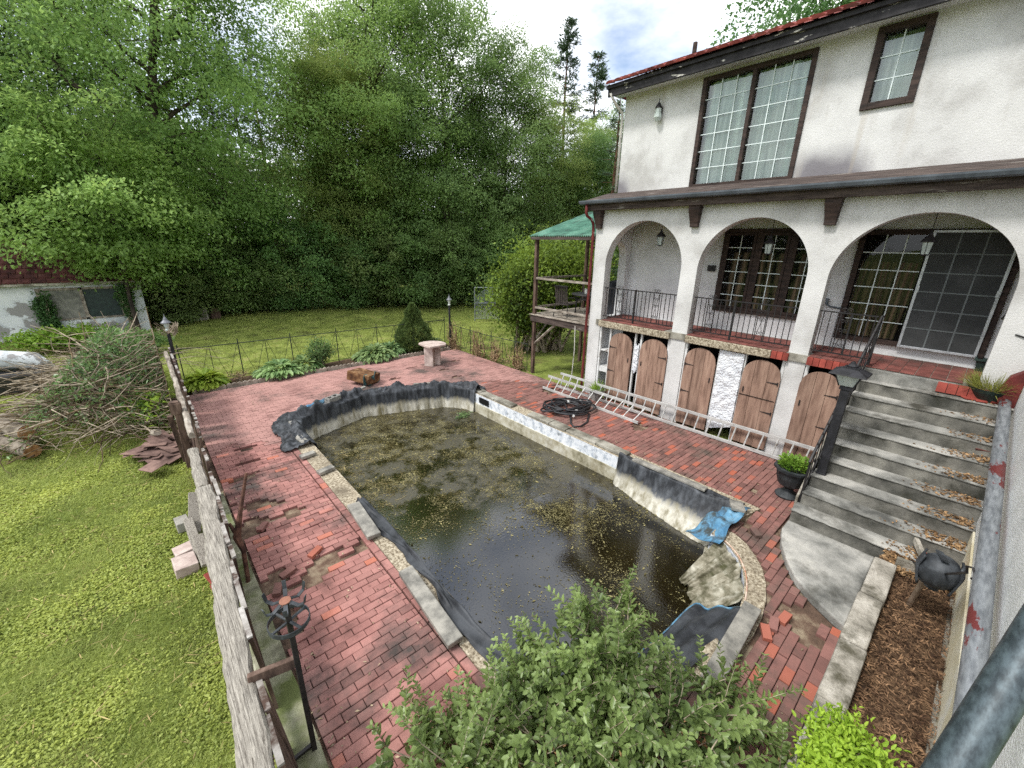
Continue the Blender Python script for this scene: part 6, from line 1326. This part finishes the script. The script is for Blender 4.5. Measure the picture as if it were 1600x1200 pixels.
def shrub(name, c, rx, ry, h, n, ls, wd, lm, label, cat='shrub', group=None, seed=1, shoots=40, six=False, hollow=.5, stem='twig', aspect=1, blobs=None, spread=.10):
    """dense shrub: stems from the base, leaves clustered along shoots filling lumpy lobes"""
    rs = np.random.RandomState(seed); rg = random.Random(seed); r = root(name, c, label, cat, group)
    c = np.array(c, float); w = MB(); P = []; N = []; D = []
    if blobs is None: blobs = [(0,0,.5,1)]
    for k in range(shoots):
        b = blobs[rg.randrange(len(blobs))]
        u = unit(rs,1)[0]; u[2] = abs(u[2])*1.0-.25
        rad = rg.uniform(hollow,1)*b[3]
        tip = c+np.array([(b[0]+u[0]*rad)*rx, (b[1]+u[1]*rad)*ry, max(.08,(b[2]+.5*u[2]*rad*1.0))*h])
        base = c+np.array([rg.gauss(0,.14)*rx, rg.gauss(0,.14)*ry, 0]); mid = base*.45+tip*.55; mid[2] += .10*h
        if k % 2 == 0: w.tube([base,mid,tip], [.012*h+.003,.007*h+.003,.003], 4, caps=False, tint=rg.random())
        m = max(3, n//shoots); t = rs.uniform(.3,1.06,m)[:,None]; q = (1-t)**2*base+2*t*(1-t)*mid+t*t*tip
        sc = spread*(1+.5*rg.random()); q = q+rs.normal(0,1,(m,3))*np.array([rx,ry,h*.6])*sc
        P.append(q); ax = (tip-base); D.append(np.tile(ax/np.linalg.norm(ax),(m,1))*.5+rs.normal(0,.6,(m,3))); out = q-(c+np.array([0,0,h*.3])); N.append(out/np.linalg.norm(out,axis=1,keepdims=True)*.5+np.array([0,0,.8])+rs.normal(0,.4,(m,3)))
    P = np.concatenate(P); N = np.concatenate(N); D = np.concatenate(D); P[:,2] = np.maximum(P[:,2], c[2]+.02); m = len(P)
    V, F = leaves(P, N, D, rs.uniform(.65,1.25,m)*ls, rs.uniform(.75,1.2,m)*wd, six=six)
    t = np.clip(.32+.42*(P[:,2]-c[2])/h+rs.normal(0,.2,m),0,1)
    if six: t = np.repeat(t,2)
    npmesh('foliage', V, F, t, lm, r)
    if w.v: w.build('stems', stem, r)
    return r
# ------------------------------------------------------------------ shrubs and beds
def shrubs():
    # foreground shrub over the near pool end
    bl = [(-1.1,.85,.40,.40),(-.75,.62,.55,.42),(-.4,.38,.6,.45),(0,.15,.62,.5),(.4,-.15,.62,.48),(.8,-.45,.6,.42),(1.05,-.75,.45,.42),(.35,.45,.78,.40),(.7,.35,.85,.36),(.15,.55,.6,.36),(-.6,.1,.35,.5),(-.1,-.4,.42,.55),(.5,-.75,.36,.5),(-1.0,.5,.25,.45)]
    def twiggy(name, c, blobs, ntw, h, label, mt, seed, ls=.058, wd=.034):
        """shrub of arching twigs that carry opposite leaf pairs, paler and smaller towards the tips"""
        rs = np.random.RandomState(seed); rg = random.Random(seed); r = root(name, c, label, 'shrub'); w = MB(); P = []; N = []; D = []; T = []; S = []
        cc = Vector(c)
        for k in range(ntw):
            b = blobs[rg.randrange(len(blobs))]; a = rg.uniform(0,6.283); q = math.sqrt(rg.random())*b[3]
            st = cc+Vector((b[0]+q*math.cos(a), b[1]+q*math.sin(a), h*b[2]*rg.uniform(.25,.95))); L_ = rg.uniform(.22,.55)*(1.5 if rg.random() < .07 else 1)
            d = Vector((math.cos(a)*.55+rg.gauss(0,.35), math.sin(a)*.55+rg.gauss(0,.35), rg.uniform(.25,1.1))).normalized(); pts = [st]; n = 7
            for i in range(n): d = (d+Vector((rg.gauss(0,.10), rg.gauss(0,.10), -.05+rg.gauss(0,.08)))).normalized(); pts.append(pts[-1]+d*L_/n)
            w.tube(pts, [.0045-.0005*i for i in range(n+1)], 3, caps=False, tint=rg.random())
            if k % 5 == 0: g = Vector((cc.x+(st.x-cc.x)*.55+rg.gauss(0,.1), cc.y+(st.y-cc.y)*.55+rg.gauss(0,.1), cc.z)); w.tube([g, g.lerp(st,.5)+Vector((rg.gauss(0,.05),rg.gauss(0,.05),.06)), st], [.011,.008,.005], 4, caps=False, tint=rg.random())
            m = int(L_/.030); fresh = rg.random()
            side = d.orthogonal().normalized()
            for i in range(m):
                t = (i+.4)/m*n; j = min(int(t), n-1); p = pts[j].lerp(pts[j+1], t-j); ax = (pts[j+1]-pts[j]).normalized(); sd_ = (Matrix.Rotation(i*1.57+rg.gauss(0,.25), 3, ax)@side)
                for s_ in (1,-1):
                    if rg.random() < .12: continue
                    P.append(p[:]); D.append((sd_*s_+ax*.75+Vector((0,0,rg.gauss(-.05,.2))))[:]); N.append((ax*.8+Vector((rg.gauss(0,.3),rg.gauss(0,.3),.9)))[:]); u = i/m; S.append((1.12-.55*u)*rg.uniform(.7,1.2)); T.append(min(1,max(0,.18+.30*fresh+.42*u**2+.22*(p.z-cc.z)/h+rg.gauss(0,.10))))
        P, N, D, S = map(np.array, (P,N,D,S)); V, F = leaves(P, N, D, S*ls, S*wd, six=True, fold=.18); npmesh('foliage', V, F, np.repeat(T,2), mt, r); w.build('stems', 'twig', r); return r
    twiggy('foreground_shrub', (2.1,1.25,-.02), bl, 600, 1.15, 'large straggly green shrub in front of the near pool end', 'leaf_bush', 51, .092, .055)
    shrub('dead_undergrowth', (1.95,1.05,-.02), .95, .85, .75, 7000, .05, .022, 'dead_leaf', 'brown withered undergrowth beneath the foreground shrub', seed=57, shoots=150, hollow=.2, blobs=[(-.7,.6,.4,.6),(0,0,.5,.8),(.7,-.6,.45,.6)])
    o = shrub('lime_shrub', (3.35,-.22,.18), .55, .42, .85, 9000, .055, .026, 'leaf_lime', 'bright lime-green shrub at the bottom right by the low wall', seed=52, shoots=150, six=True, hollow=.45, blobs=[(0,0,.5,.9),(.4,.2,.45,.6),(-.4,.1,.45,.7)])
    # shrub beside the deck
    o = shrub('deck_shrub', (13.3,13.0,-.05), 2.7, 2.5, 5.4, 60000, .15, .08, 'leaf_yellow', 'large yellow-green shrub growing around the deck', seed=53, shoots=520, hollow=.55, blobs=[(0,0,.5,.9),(-.45,.1,.42,.6),(.3,.3,.6,.6),(-.3,-.3,.6,.5),(.4,-.5,.62,.5)])
    # far bed: hostas, a dark sapling, a dwarf spruce
    def hosta(c, r, n, mt, label, ls=.30):
        rs = np.random.RandomState(int(c[0]*100)); R_ = root('hosta', c, label, 'plant', 'plants in the far flower bed'); a = rs.uniform(0,6.283,n); t = rs.random(n)**.6
        P = np.stack([c[0]+np.cos(a)*t*r*.55, c[1]+np.sin(a)*t*r*.45, c[2]+.06+.32*(1-t*.6)+rs.normal(0,.03,n)],1)
        D = np.stack([np.cos(a)*(.4+t), np.sin(a)*(.4+t), .45-1.0*t+rs.normal(0,.15,n)],1); N = np.stack([-np.cos(a)*.3, -np.sin(a)*.3, np.ones(n)],1)+rs.normal(0,.15,(n,3))
        V, F = leaves(P, N, D, rs.uniform(.75,1.15,n)*ls, rs.uniform(.42,.55,n)*ls, six=True); npmesh('leaves', V, F, np.repeat(np.clip(rs.normal(.55,.25,n),0,1),2), mt, R_)
        m = MB()
        for k in range(10): m.tube([c, (c[0]+.1*math.cos(k), c[1]+.1*math.sin(k), c[2]+.25)], .01, 4)
        m.build('stalks', 'leaf_fresh', R_)
    hosta((1.0,15.3,0), .75, 260, 'leaf_fresh', 'tall fern-green clump at the left end of the flower bed', .34)
    hosta((3.1,15.25,0), 1.15, 330, 'leaf_hosta', 'variegated hosta left of the dark sapling', .30)
    hosta((3.9,15.35,0), .8, 200, 'leaf_hosta', 'variegated hosta touching the dark sapling', .28)
    hosta((6.5,15.35,0), 1.25, 380, 'leaf_hosta', 'broad variegated hosta left of the dwarf spruce', .32)
    hosta((7.2,15.5,0), .9, 220, 'leaf_hosta', 'variegated hosta at the foot of the dwarf spruce', .30)
    hosta((9.2,15.4,0), .7, 160, 'leaf_hosta', 'small hosta behind the stone table', .26)
    shrub('sapling', (4.45,15.4,0), .55, .45, 1.25, 1700, .09, .05, 'leaf_dark', 'thin dark sapling between the hostas', 'plant', 'plants in the far flower bed', seed=54, shoots=40)
    shrub('dry_plant', (1.9,15.35,0), .45, .35, .45, 500, .06, .02, 'vine_dead', 'withered brown plant in the bare soil of the flower bed', 'plant', 'plants in the far flower bed', seed=55, shoots=40)
    # dwarf spruce, lumpy cone
    rs = np.random.RandomState(56); r = root('dwarf_spruce', (8.35,15.6,0), 'lumpy dwarf spruce with a browned patch in the flower bed', 'shrub'); n = 26000
    h = rs.random(n)**1.15; a = rs.uniform(0,6.283,n); prof = np.interp(h, [0,.12,.3,.5,.62,.72,.85,1], [.55,.70,.72,.58,.40,.30,.26,.03]); rr = prof*(1+.10*np.sin(5*a+h*22)+.08*np.sin(9*a-h*31))*rs.uniform(.80,1.0,n)
    P = np.stack([8.35+rr*np.cos(a), 15.6+rr*np.sin(a), .05+1.9*h+.05*np.sin(a*7)],1); D = np.stack([np.cos(a), np.sin(a), .5*np.ones(n)],1)+rs.normal(0,.5,(n,3))
    V, F = leaves(P, unit(rs,n)+np.array([0,0,.5]), D, rs.uniform(.05,.10,n), rs.uniform(.018,.03,n)); npmesh('foliage', V, F, np.clip(rs.normal(.5,.2,n),0,1), 'needle_spruce', r); m = MB(); m.tube([(8.35,15.6,-.05),(8.35,15.6,1.8)], [.06,.01], 6); m.build('trunk', 'bark', r)
    # plants in pots
    def potted(par, c, n, rr, h, ls, wd, mt, seed, grass=False, fl=None):
        rs = np.random.RandomState(seed); a = rs.uniform(0,6.283,n); t = rs.random(n)**.5
        P = np.stack([c[0]+rr*t*np.cos(a), c[1]+rr*t*np.sin(a), c[2]+(h*rs.random(n) if not grass else 0*t)],1); D = np.stack([np.cos(a)*(.3+t*.6), np.sin(a)*(.3+t*.6), (.5 if not grass else .8)*np.ones(n)],1)+rs.normal(0,.3,(n,3))
        V, F = leaves(P, unit(rs,n)*.6+np.array([0,0,1.]), D, rs.uniform(.6,1.2,n)*ls, rs.uniform(.7,1.2,n)*wd); o = npmesh('plant', V, F, np.clip(rs.normal(.5,.22,n),0,1), mt, par); return o
    by = lambda nm: bpy.data.objects[nm]
    potted(by('urn_planter'), (8.42,1.56,.57), 700, .22, .20, .075, .035, 'leaf_fresh', 61)
    potted(by('grass_pot'), (10.02,-.42,2.30), 620, .17, 0, .34, .010, 'grass_blade', 62, True)
    potted(by('old_pot'), (9.72,7.02,.28), 60, .12, .1, .34, .03, 'leaf_fresh', 63, True)
    potted(by('flower_vase'), (11.3,8.95,3.04), 60, .06, .10, .07, .03, 'leaf_fresh', 64); potted(by('flower_vase'), (11.3,8.95,3.10), 30, .08, .10, .05, .05, 'tile_bright', 65)
    # ivy on the shed window and vines on its corner, weeds at its foot
    shrub('shed_ivy', (-3.2,27.3,0), .5, .25, 2.1, 2200, .12, .1, 'leaf_dark', 'dark ivy climbing the left side of the shed window', 'ivy', 'ivy on the shed', seed=66, shoots=40, blobs=[(0,0,.3,.7),(0,0,.7,.7)])
    shrub('shed_ivy', (-.5,27.3,0), .5, .25, 2.5, 1800, .12, .1, 'leaf_dark', 'thin ivy hanging on the shed corner near the bin', 'ivy', 'ivy on the shed', seed=67, shoots=40, blobs=[(0,0,.7,.7)])
    shrub('weed_patch', (-2.2,24.0,-.05), 1.8, 1.4, 1.3, 6000, .15, .1, 'leaf_fresh', 'bright leafy weeds in front of the shed window', 'weeds', seed=68, shoots=120, blobs=[(0,0,.4,.9),(-.5,0,.45,.5)])
    shrub('weed_patch', (-.5,21.5,-.05), 1.2, 1.2, 1.2, 4000, .13, .08, 'leaf_mid', 'dark weeds between the brush pile and the shed', 'weeds', seed=69, shoots=90)
shrubs()
# ------------------------------------------------------------------ brush pile, logs, black bin bag
def brush():
    rg = random.Random(23); rs = np.random.RandomState(23); B = root('brush_pile', (-1.3,14.3,0), 'big tangled pile of cut branches on the grass left of the fence', 'brush pile')
    m = MB(); m2 = MB()
    def surf(x, y):      # pile height
        return 1.8*math.exp(-((x+.75)/1.25)**2-((y-15.2)/2.4)**2)+.85*math.exp(-((x+1.6)/.9)**2-((y-12.9)/1.2)**2)
    for i in range(2300):
        x = rg.gauss(-1.0,.85); y = rg.gauss(14.4,1.7)
        if x > .02 or y < 11.8: continue
        h = surf(x,y); z = h*rg.uniform(.3,1.05)+.03; a = rg.uniform(0,6.28); L_ = rg.uniform(.4,1.6)*(1.3 if rg.random() < .15 else 1); d = Vector((math.cos(a), math.sin(a), rg.gauss(.12,.28))); pts = [Vector((x,y,z))]
        for j in range(5):
            d = (d+Vector((rg.gauss(0,.16), rg.gauss(0,.16), rg.gauss(-.03,.14)))).normalized(); q = pts[-1]+d*L_/5; q.z = max(q.z,.02); q.x = min(q.x,.08); pts.append(q)
        r0 = rg.choice((.006,.008,.010,.014,.02)); (m if rg.random() < .42 else m2).tube(pts, [r0*(1-.13*j) for j in range(6)], 4, caps=False, tint=rg.random())
    for k in range(16):   # long pale arching canes
        x = rg.uniform(-2.0,-.2); y = rg.uniform(14,16); p = Vector((x,y,.8)); d = Vector((rg.choice((-1,1,1))*.7, rg.uniform(-.3,.5), .7)); pts = [p]
        for j in range(9): d = (d+Vector((0,0,-.16))).normalized(); pts.append(pts[-1]+d*.28)
        m2.tube(pts, [.012-.001*j for j in range(10)], 5, caps=False, tint=.9)
    tag(m.build('branches', 'twig_dark', B), kind='stuff'); tag(m2.build('pale_canes', 'twig', B), kind='stuff')
    n = 16000; x = rs.normal(-.9,.8,n); y = rs.normal(15.0,1.5,n); k = (x < .05)&(y > 12); x, y = x[k], y[k]; n = len(x); z = np.array([surf(a,b) for a, b in zip(x,y)])*rs.uniform(.6,1.14,n)+.03
    V, F = leaves(np.stack([x,y,z],1), unit(rs,n)+np.array([0,0,.6]), unit(rs,n), rs.uniform(.05,.15,n), rs.uniform(.02,.05,n)); tag(npmesh('wilting_leaves', V, F, rs.random(n), 'leaf_bush', B), kind='stuff')
    n = 900; P = np.stack([rs.normal(-.45,.2,n), rs.normal(13.0,.35,n), rs.uniform(.1,.75,n)],1); V, F = leaves(P, unit(rs,n)+np.array([0,0,.8]), unit(rs,n), rs.uniform(.10,.18,n), rs.uniform(.05,.08,n)); npmesh('fresh_leaves', V, F, rs.random(n), 'leaf_fresh', B)
    def log(a, b, r, label):
        R_ = root('cut_log', a, label, 'log', 'cut logs beside the brush pile'); a, b = Vector(a), Vector(b); m = MB(); k = 7
        m.tube([a.lerp(b,i/k)+Vector((0,0,.02*math.sin(i*2))) for i in range(k+1)], [r*(1+.06*math.sin(i*1.7)) for i in range(k+1)], 14, caps=False); m.build('bark', 'log_bark', R_)
        d = (b-a).normalized(); m = MB(); m.tube([b-d*.02, b+d*.012], r*.97, 14); m.build('cut_end', 'cut_wood', R_)
        m = MB(); m.tube([a+d*.02, a-d*.012], r*.97, 14); m.build('cut_end', 'cut_wood', R_)
    log((-3.05,13.5,.20),(-2.28,12.25,.15),.14,'thick cut log in front of the brush pile, lower'); log((-2.9,13.7,.42),(-2.35,12.75,.40),.15,'thick cut log lying on top of the other'); log((-3.6,15.4,.12),(-2.6,15.0,.12),.10,'thin grey log behind the pile of logs')
    # black bin with a pale cushion at the left edge
    r = root('black_bin', (-3.35,18.6,0), 'black plastic bin heaped with a pale cushion at the left edge', 'bin')
    m = MB(); m.add([(-4.35,18.0,-.05),(-2.65,18.0,-.05),(-2.65,19.2,-.05),(-4.35,19.2,-.05),(-4.45,17.9,.62),(-2.50,17.9,.55),(-2.50,19.3,.55),(-4.45,19.3,.62)], [(0,3,2,1),(4,5,6,7),(0,1,5,4),(1,2,6,5),(2,3,7,6),(3,0,4,7)]); m.build('bin_body', 'hose', r, bevel=.08)
    m = MB(); m.tube([(-4.35,18.6,.72),(-3.45,18.5,.95),(-2.75,18.5,.80),(-2.50,18.5,.45)], [.25,.27,.25,.2], 14); m.build('cushion', 'shed_plaster', r, smooth=True)
    # twigs snagged on the left lamp
    m = MB()
    for i in range(26):
        a = rg.uniform(0,6.28); pts = [Vector((.42+.15*math.cos(a+.4*j)*(1+.2*j), 15.25+.15*math.sin(a+.4*j)*(1+.2*j), 1.75+.07*j+rg.gauss(0,.05))) for j in range(5)]; m.tube(pts, .008, 4, caps=False, tint=rg.random())
    o = m.build('twig_tangle', 'twig'); tag(o, 'tangle of dry twigs round the left lamp post head', 'twigs', kind='stuff')
mat('twig_dark', [(.3, srgb(62,50,38)), (.7, srgb(112,96,72))], scale=6, rough=1, tint=.35)
mat('log_bark', [(.3, srgb(84,76,66)), (.7, srgb(142,132,118))], scale=5, detail=8, rough=1, bump=.6, bscale=14, dist=.02)
mat('cut_wood', [(.3, srgb(120,84,52)), (.7, srgb(172,130,88))], scale=9, rough=.95)
brush()
# ------------------------------------------------------------------ grass and clover, floating debris, litter
def greens():
    rs = np.random.RandomState(91)
    # near lawn: clover leaflets and blades, denser close to the camera
    n = 480000; x = -7.2*rs.random(n)**1.25+.10; y = 1.2+17*rs.random(n)**1.25; d = np.hypot(x,y)
    ang = np.arctan2(x, y); k = (ang > -.72)&(rs.random(n) < np.clip(7.5/d,0,1)); x, y = x[k], y[k]; n = len(x); z = np.array([lawn_z(a,b) for a, b in zip(x,y)])
    patch = 1.6*vnoise(x,y,1.1,5,4)+rs.normal(0,.55,n)
    cl = patch > .12
    def emit(idx, name, mt, lo, hi, wlo, whi, up_, zlo, zhi, label, cat):
        m = idx.sum(); d_ = np.hypot(x[idx],y[idx]); s = 1+.05*d_; P = np.stack([x[idx],y[idx],z[idx]+rs.uniform(zlo,zhi,m)],1); D = rs.normal(0,1,(m,3)); D[:,2] = up_+rs.normal(0,.3,m)
        V, F = leaves(P, np.array([0,0,1.])+rs.normal(0,.3,(m,3)), D, rs.uniform(lo,hi,m)*s, rs.uniform(wlo,whi,m)*s); t = np.clip(.45+.13*patch[idx]+rs.normal(0,.24,m),0,1); o = npmesh(name, V, F, t, mt); tag(o, label, cat, kind='stuff')
    emit(cl, 'clover', 'clover', .017, .033, .014, .025, .15, .005, .05, 'bright clover growing in the lawn left of the fence', 'clover')
    emit(~cl, 'grass', 'grass_blade', .035, .085, .003, .007, .6, 0, .01, 'short grass of the lawn left of the fence', 'grass')
    nb = 2600; bx = -6*rs.random(nb)**1.2+.05; by = 1.5+13*rs.random(nb); P = np.stack([bx,by,np.array([lawn_z(a,b) for a, b in zip(bx,by)])+rs.uniform(.03,.07,nb)],1); D = rs.normal(0,1,(nb,3)); D[:,2] = rs.normal(0,.15,nb); V, F = leaves(P, np.array([0,0,1.])+rs.normal(0,.3,(nb,3)), D, rs.uniform(.05,.22,nb), rs.uniform(.004,.012,nb)); tag(npmesh('dry_grass', V, F, rs.random(nb), 'straw'), 'bits of dry straw lying on the near lawn', 'straw', kind='stuff')
    # far lawn tufts
    n = 90000; x = rs.uniform(-12,22,n); y = 15.9+17*rs.random(n)**1.3; z = np.array([lawn_z(a,b) for a, b in zip(x,y)]); k = (x > 10.2)|(y > 16); x, y, z = x[k], y[k], z[k]; n = len(x)
    D = rs.normal(0,1,(n,3)); D[:,2] = .8; V, F = leaves(np.stack([x,y,z],1), rs.normal(0,1,(n,3)), D, rs.uniform(.06,.14,n), rs.uniform(.014,.03,n)); o = npmesh('grass', V, F, np.clip(rs.normal(.5,.25,n),0,1), 'grass_blade'); tag(o, 'mown grass of the lawn beyond the flower bed', 'grass', kind='stuff')
    # floating debris on the pool
    n = 170000; x = rs.uniform(2.3,7.2,n); y = rs.uniform(1.2,11.5,n); den = .10+.90/(1+np.exp(-(y-4.9+.75*(x-4.3)+1.6*vnoise(x,y,.7,9,3))*1.8)); den *= .12+.88*np.clip(.45+1.1*vnoise(x,y,1.6,11,4),0,1)
    k = rs.random(n) < den; x, y = x[k], y[k]; ins = np.array([inside(p, POOL_I) for p in zip(x,y)]); x, y = x[ins], y[ins]; n = len(x)
    D = rs.normal(0,1,(n,3)); D[:,2] = 0; ln = rs.uniform(.010,.036,n)*np.where(rs.random(n) < .05, 2.2, 1); V, F = leaves(np.stack([x,y,np.full(n,-.594)+rs.uniform(0,.004,n)],1), np.array([0,0,1.])+rs.normal(0,.12,(n,3)), D, ln, ln*rs.uniform(.15,.6,n), fold=.05); o = npmesh('floating_debris', V, F, rs.random(n)**1.6, 'debris'); tag(o, 'flecks of leaf and seed floating on the pool water', 'debris', kind='stuff')
    # straw and twigs drifted at the left edge of the pool and a weed on the right
    rg = random.Random(31); m = MB()
    for i in range(150):
        px = 2.45+abs(rg.gauss(0,.55)); py = rg.gauss(8.6,1.1); 
        if not inside((px,py), POOL_I): continue
        a = rg.uniform(0,6.28); L_ = rg.uniform(.06,.26); m.tube([(px,py,-.592),(px+.5*L_*math.cos(a),py+.5*L_*math.sin(a),-.585),(px+L_*math.cos(a+.3),py+L_*math.sin(a+.3),-.59)], rg.uniform(.002,.004), 4, caps=False, tint=rg.random())
    o = m.build('drifted_straw', 'straw'); tag(o, 'straw and twigs drifted along the left side of the water', 'straw', kind='stuff')
    shrub('water_weed', (6.7,9.6,-.6), .32, .2, .12, 260, .07, .03, 'leaf_hosta', 'pale green weed floating by the far right pool wall', 'weed', seed=71, shoots=20)
    # litter on the paving: grit, leaf bits, brick dust
    n = 9000; x = rs.uniform(.45,9.9,n); y = rs.uniform(.2,14.8,n); edge = np.exp(-np.abs(x-.5)/.25)+np.exp(-np.abs(x-7.75)/.25)+1.3*np.exp(-np.abs(x-9.85)/.35)+np.exp(-np.abs(x-1.95)/.15)+.12; k = rs.random(n) < edge*.8; x, y = x[k], y[k]
    ok = np.array([brick_ok(a,b) for a, b in zip(x,y)]); x, y = x[ok], y[ok]; n = len(x); D = rs.normal(0,1,(n,3)); D[:,2] = 0
    V, F = leaves(np.stack([x,y,rs.uniform(.008,.016,n)],1), np.array([0,0,1.])+rs.normal(0,.2,(n,3)), D, rs.uniform(.015,.06,n), rs.uniform(.008,.025,n)); o = npmesh('patio_litter', V, F, rs.random(n), 'litter'); tag(o, 'dry leaf bits and grit scattered on the brick patio', 'litter', kind='stuff')
mat('debris', [(.3, srgb(88,80,44)), (.7, srgb(146,138,96))], scale=3, rough=.9, tint=.55)
mat('straw', [(.3, srgb(120,106,66)), (.7, srgb(176,160,112))], scale=3, rough=.9, tint=.4)
mat('litter', [(.3, srgb(96,78,58)), (.7, srgb(170,154,128))], scale=3, rough=.95, tint=.5)
greens()
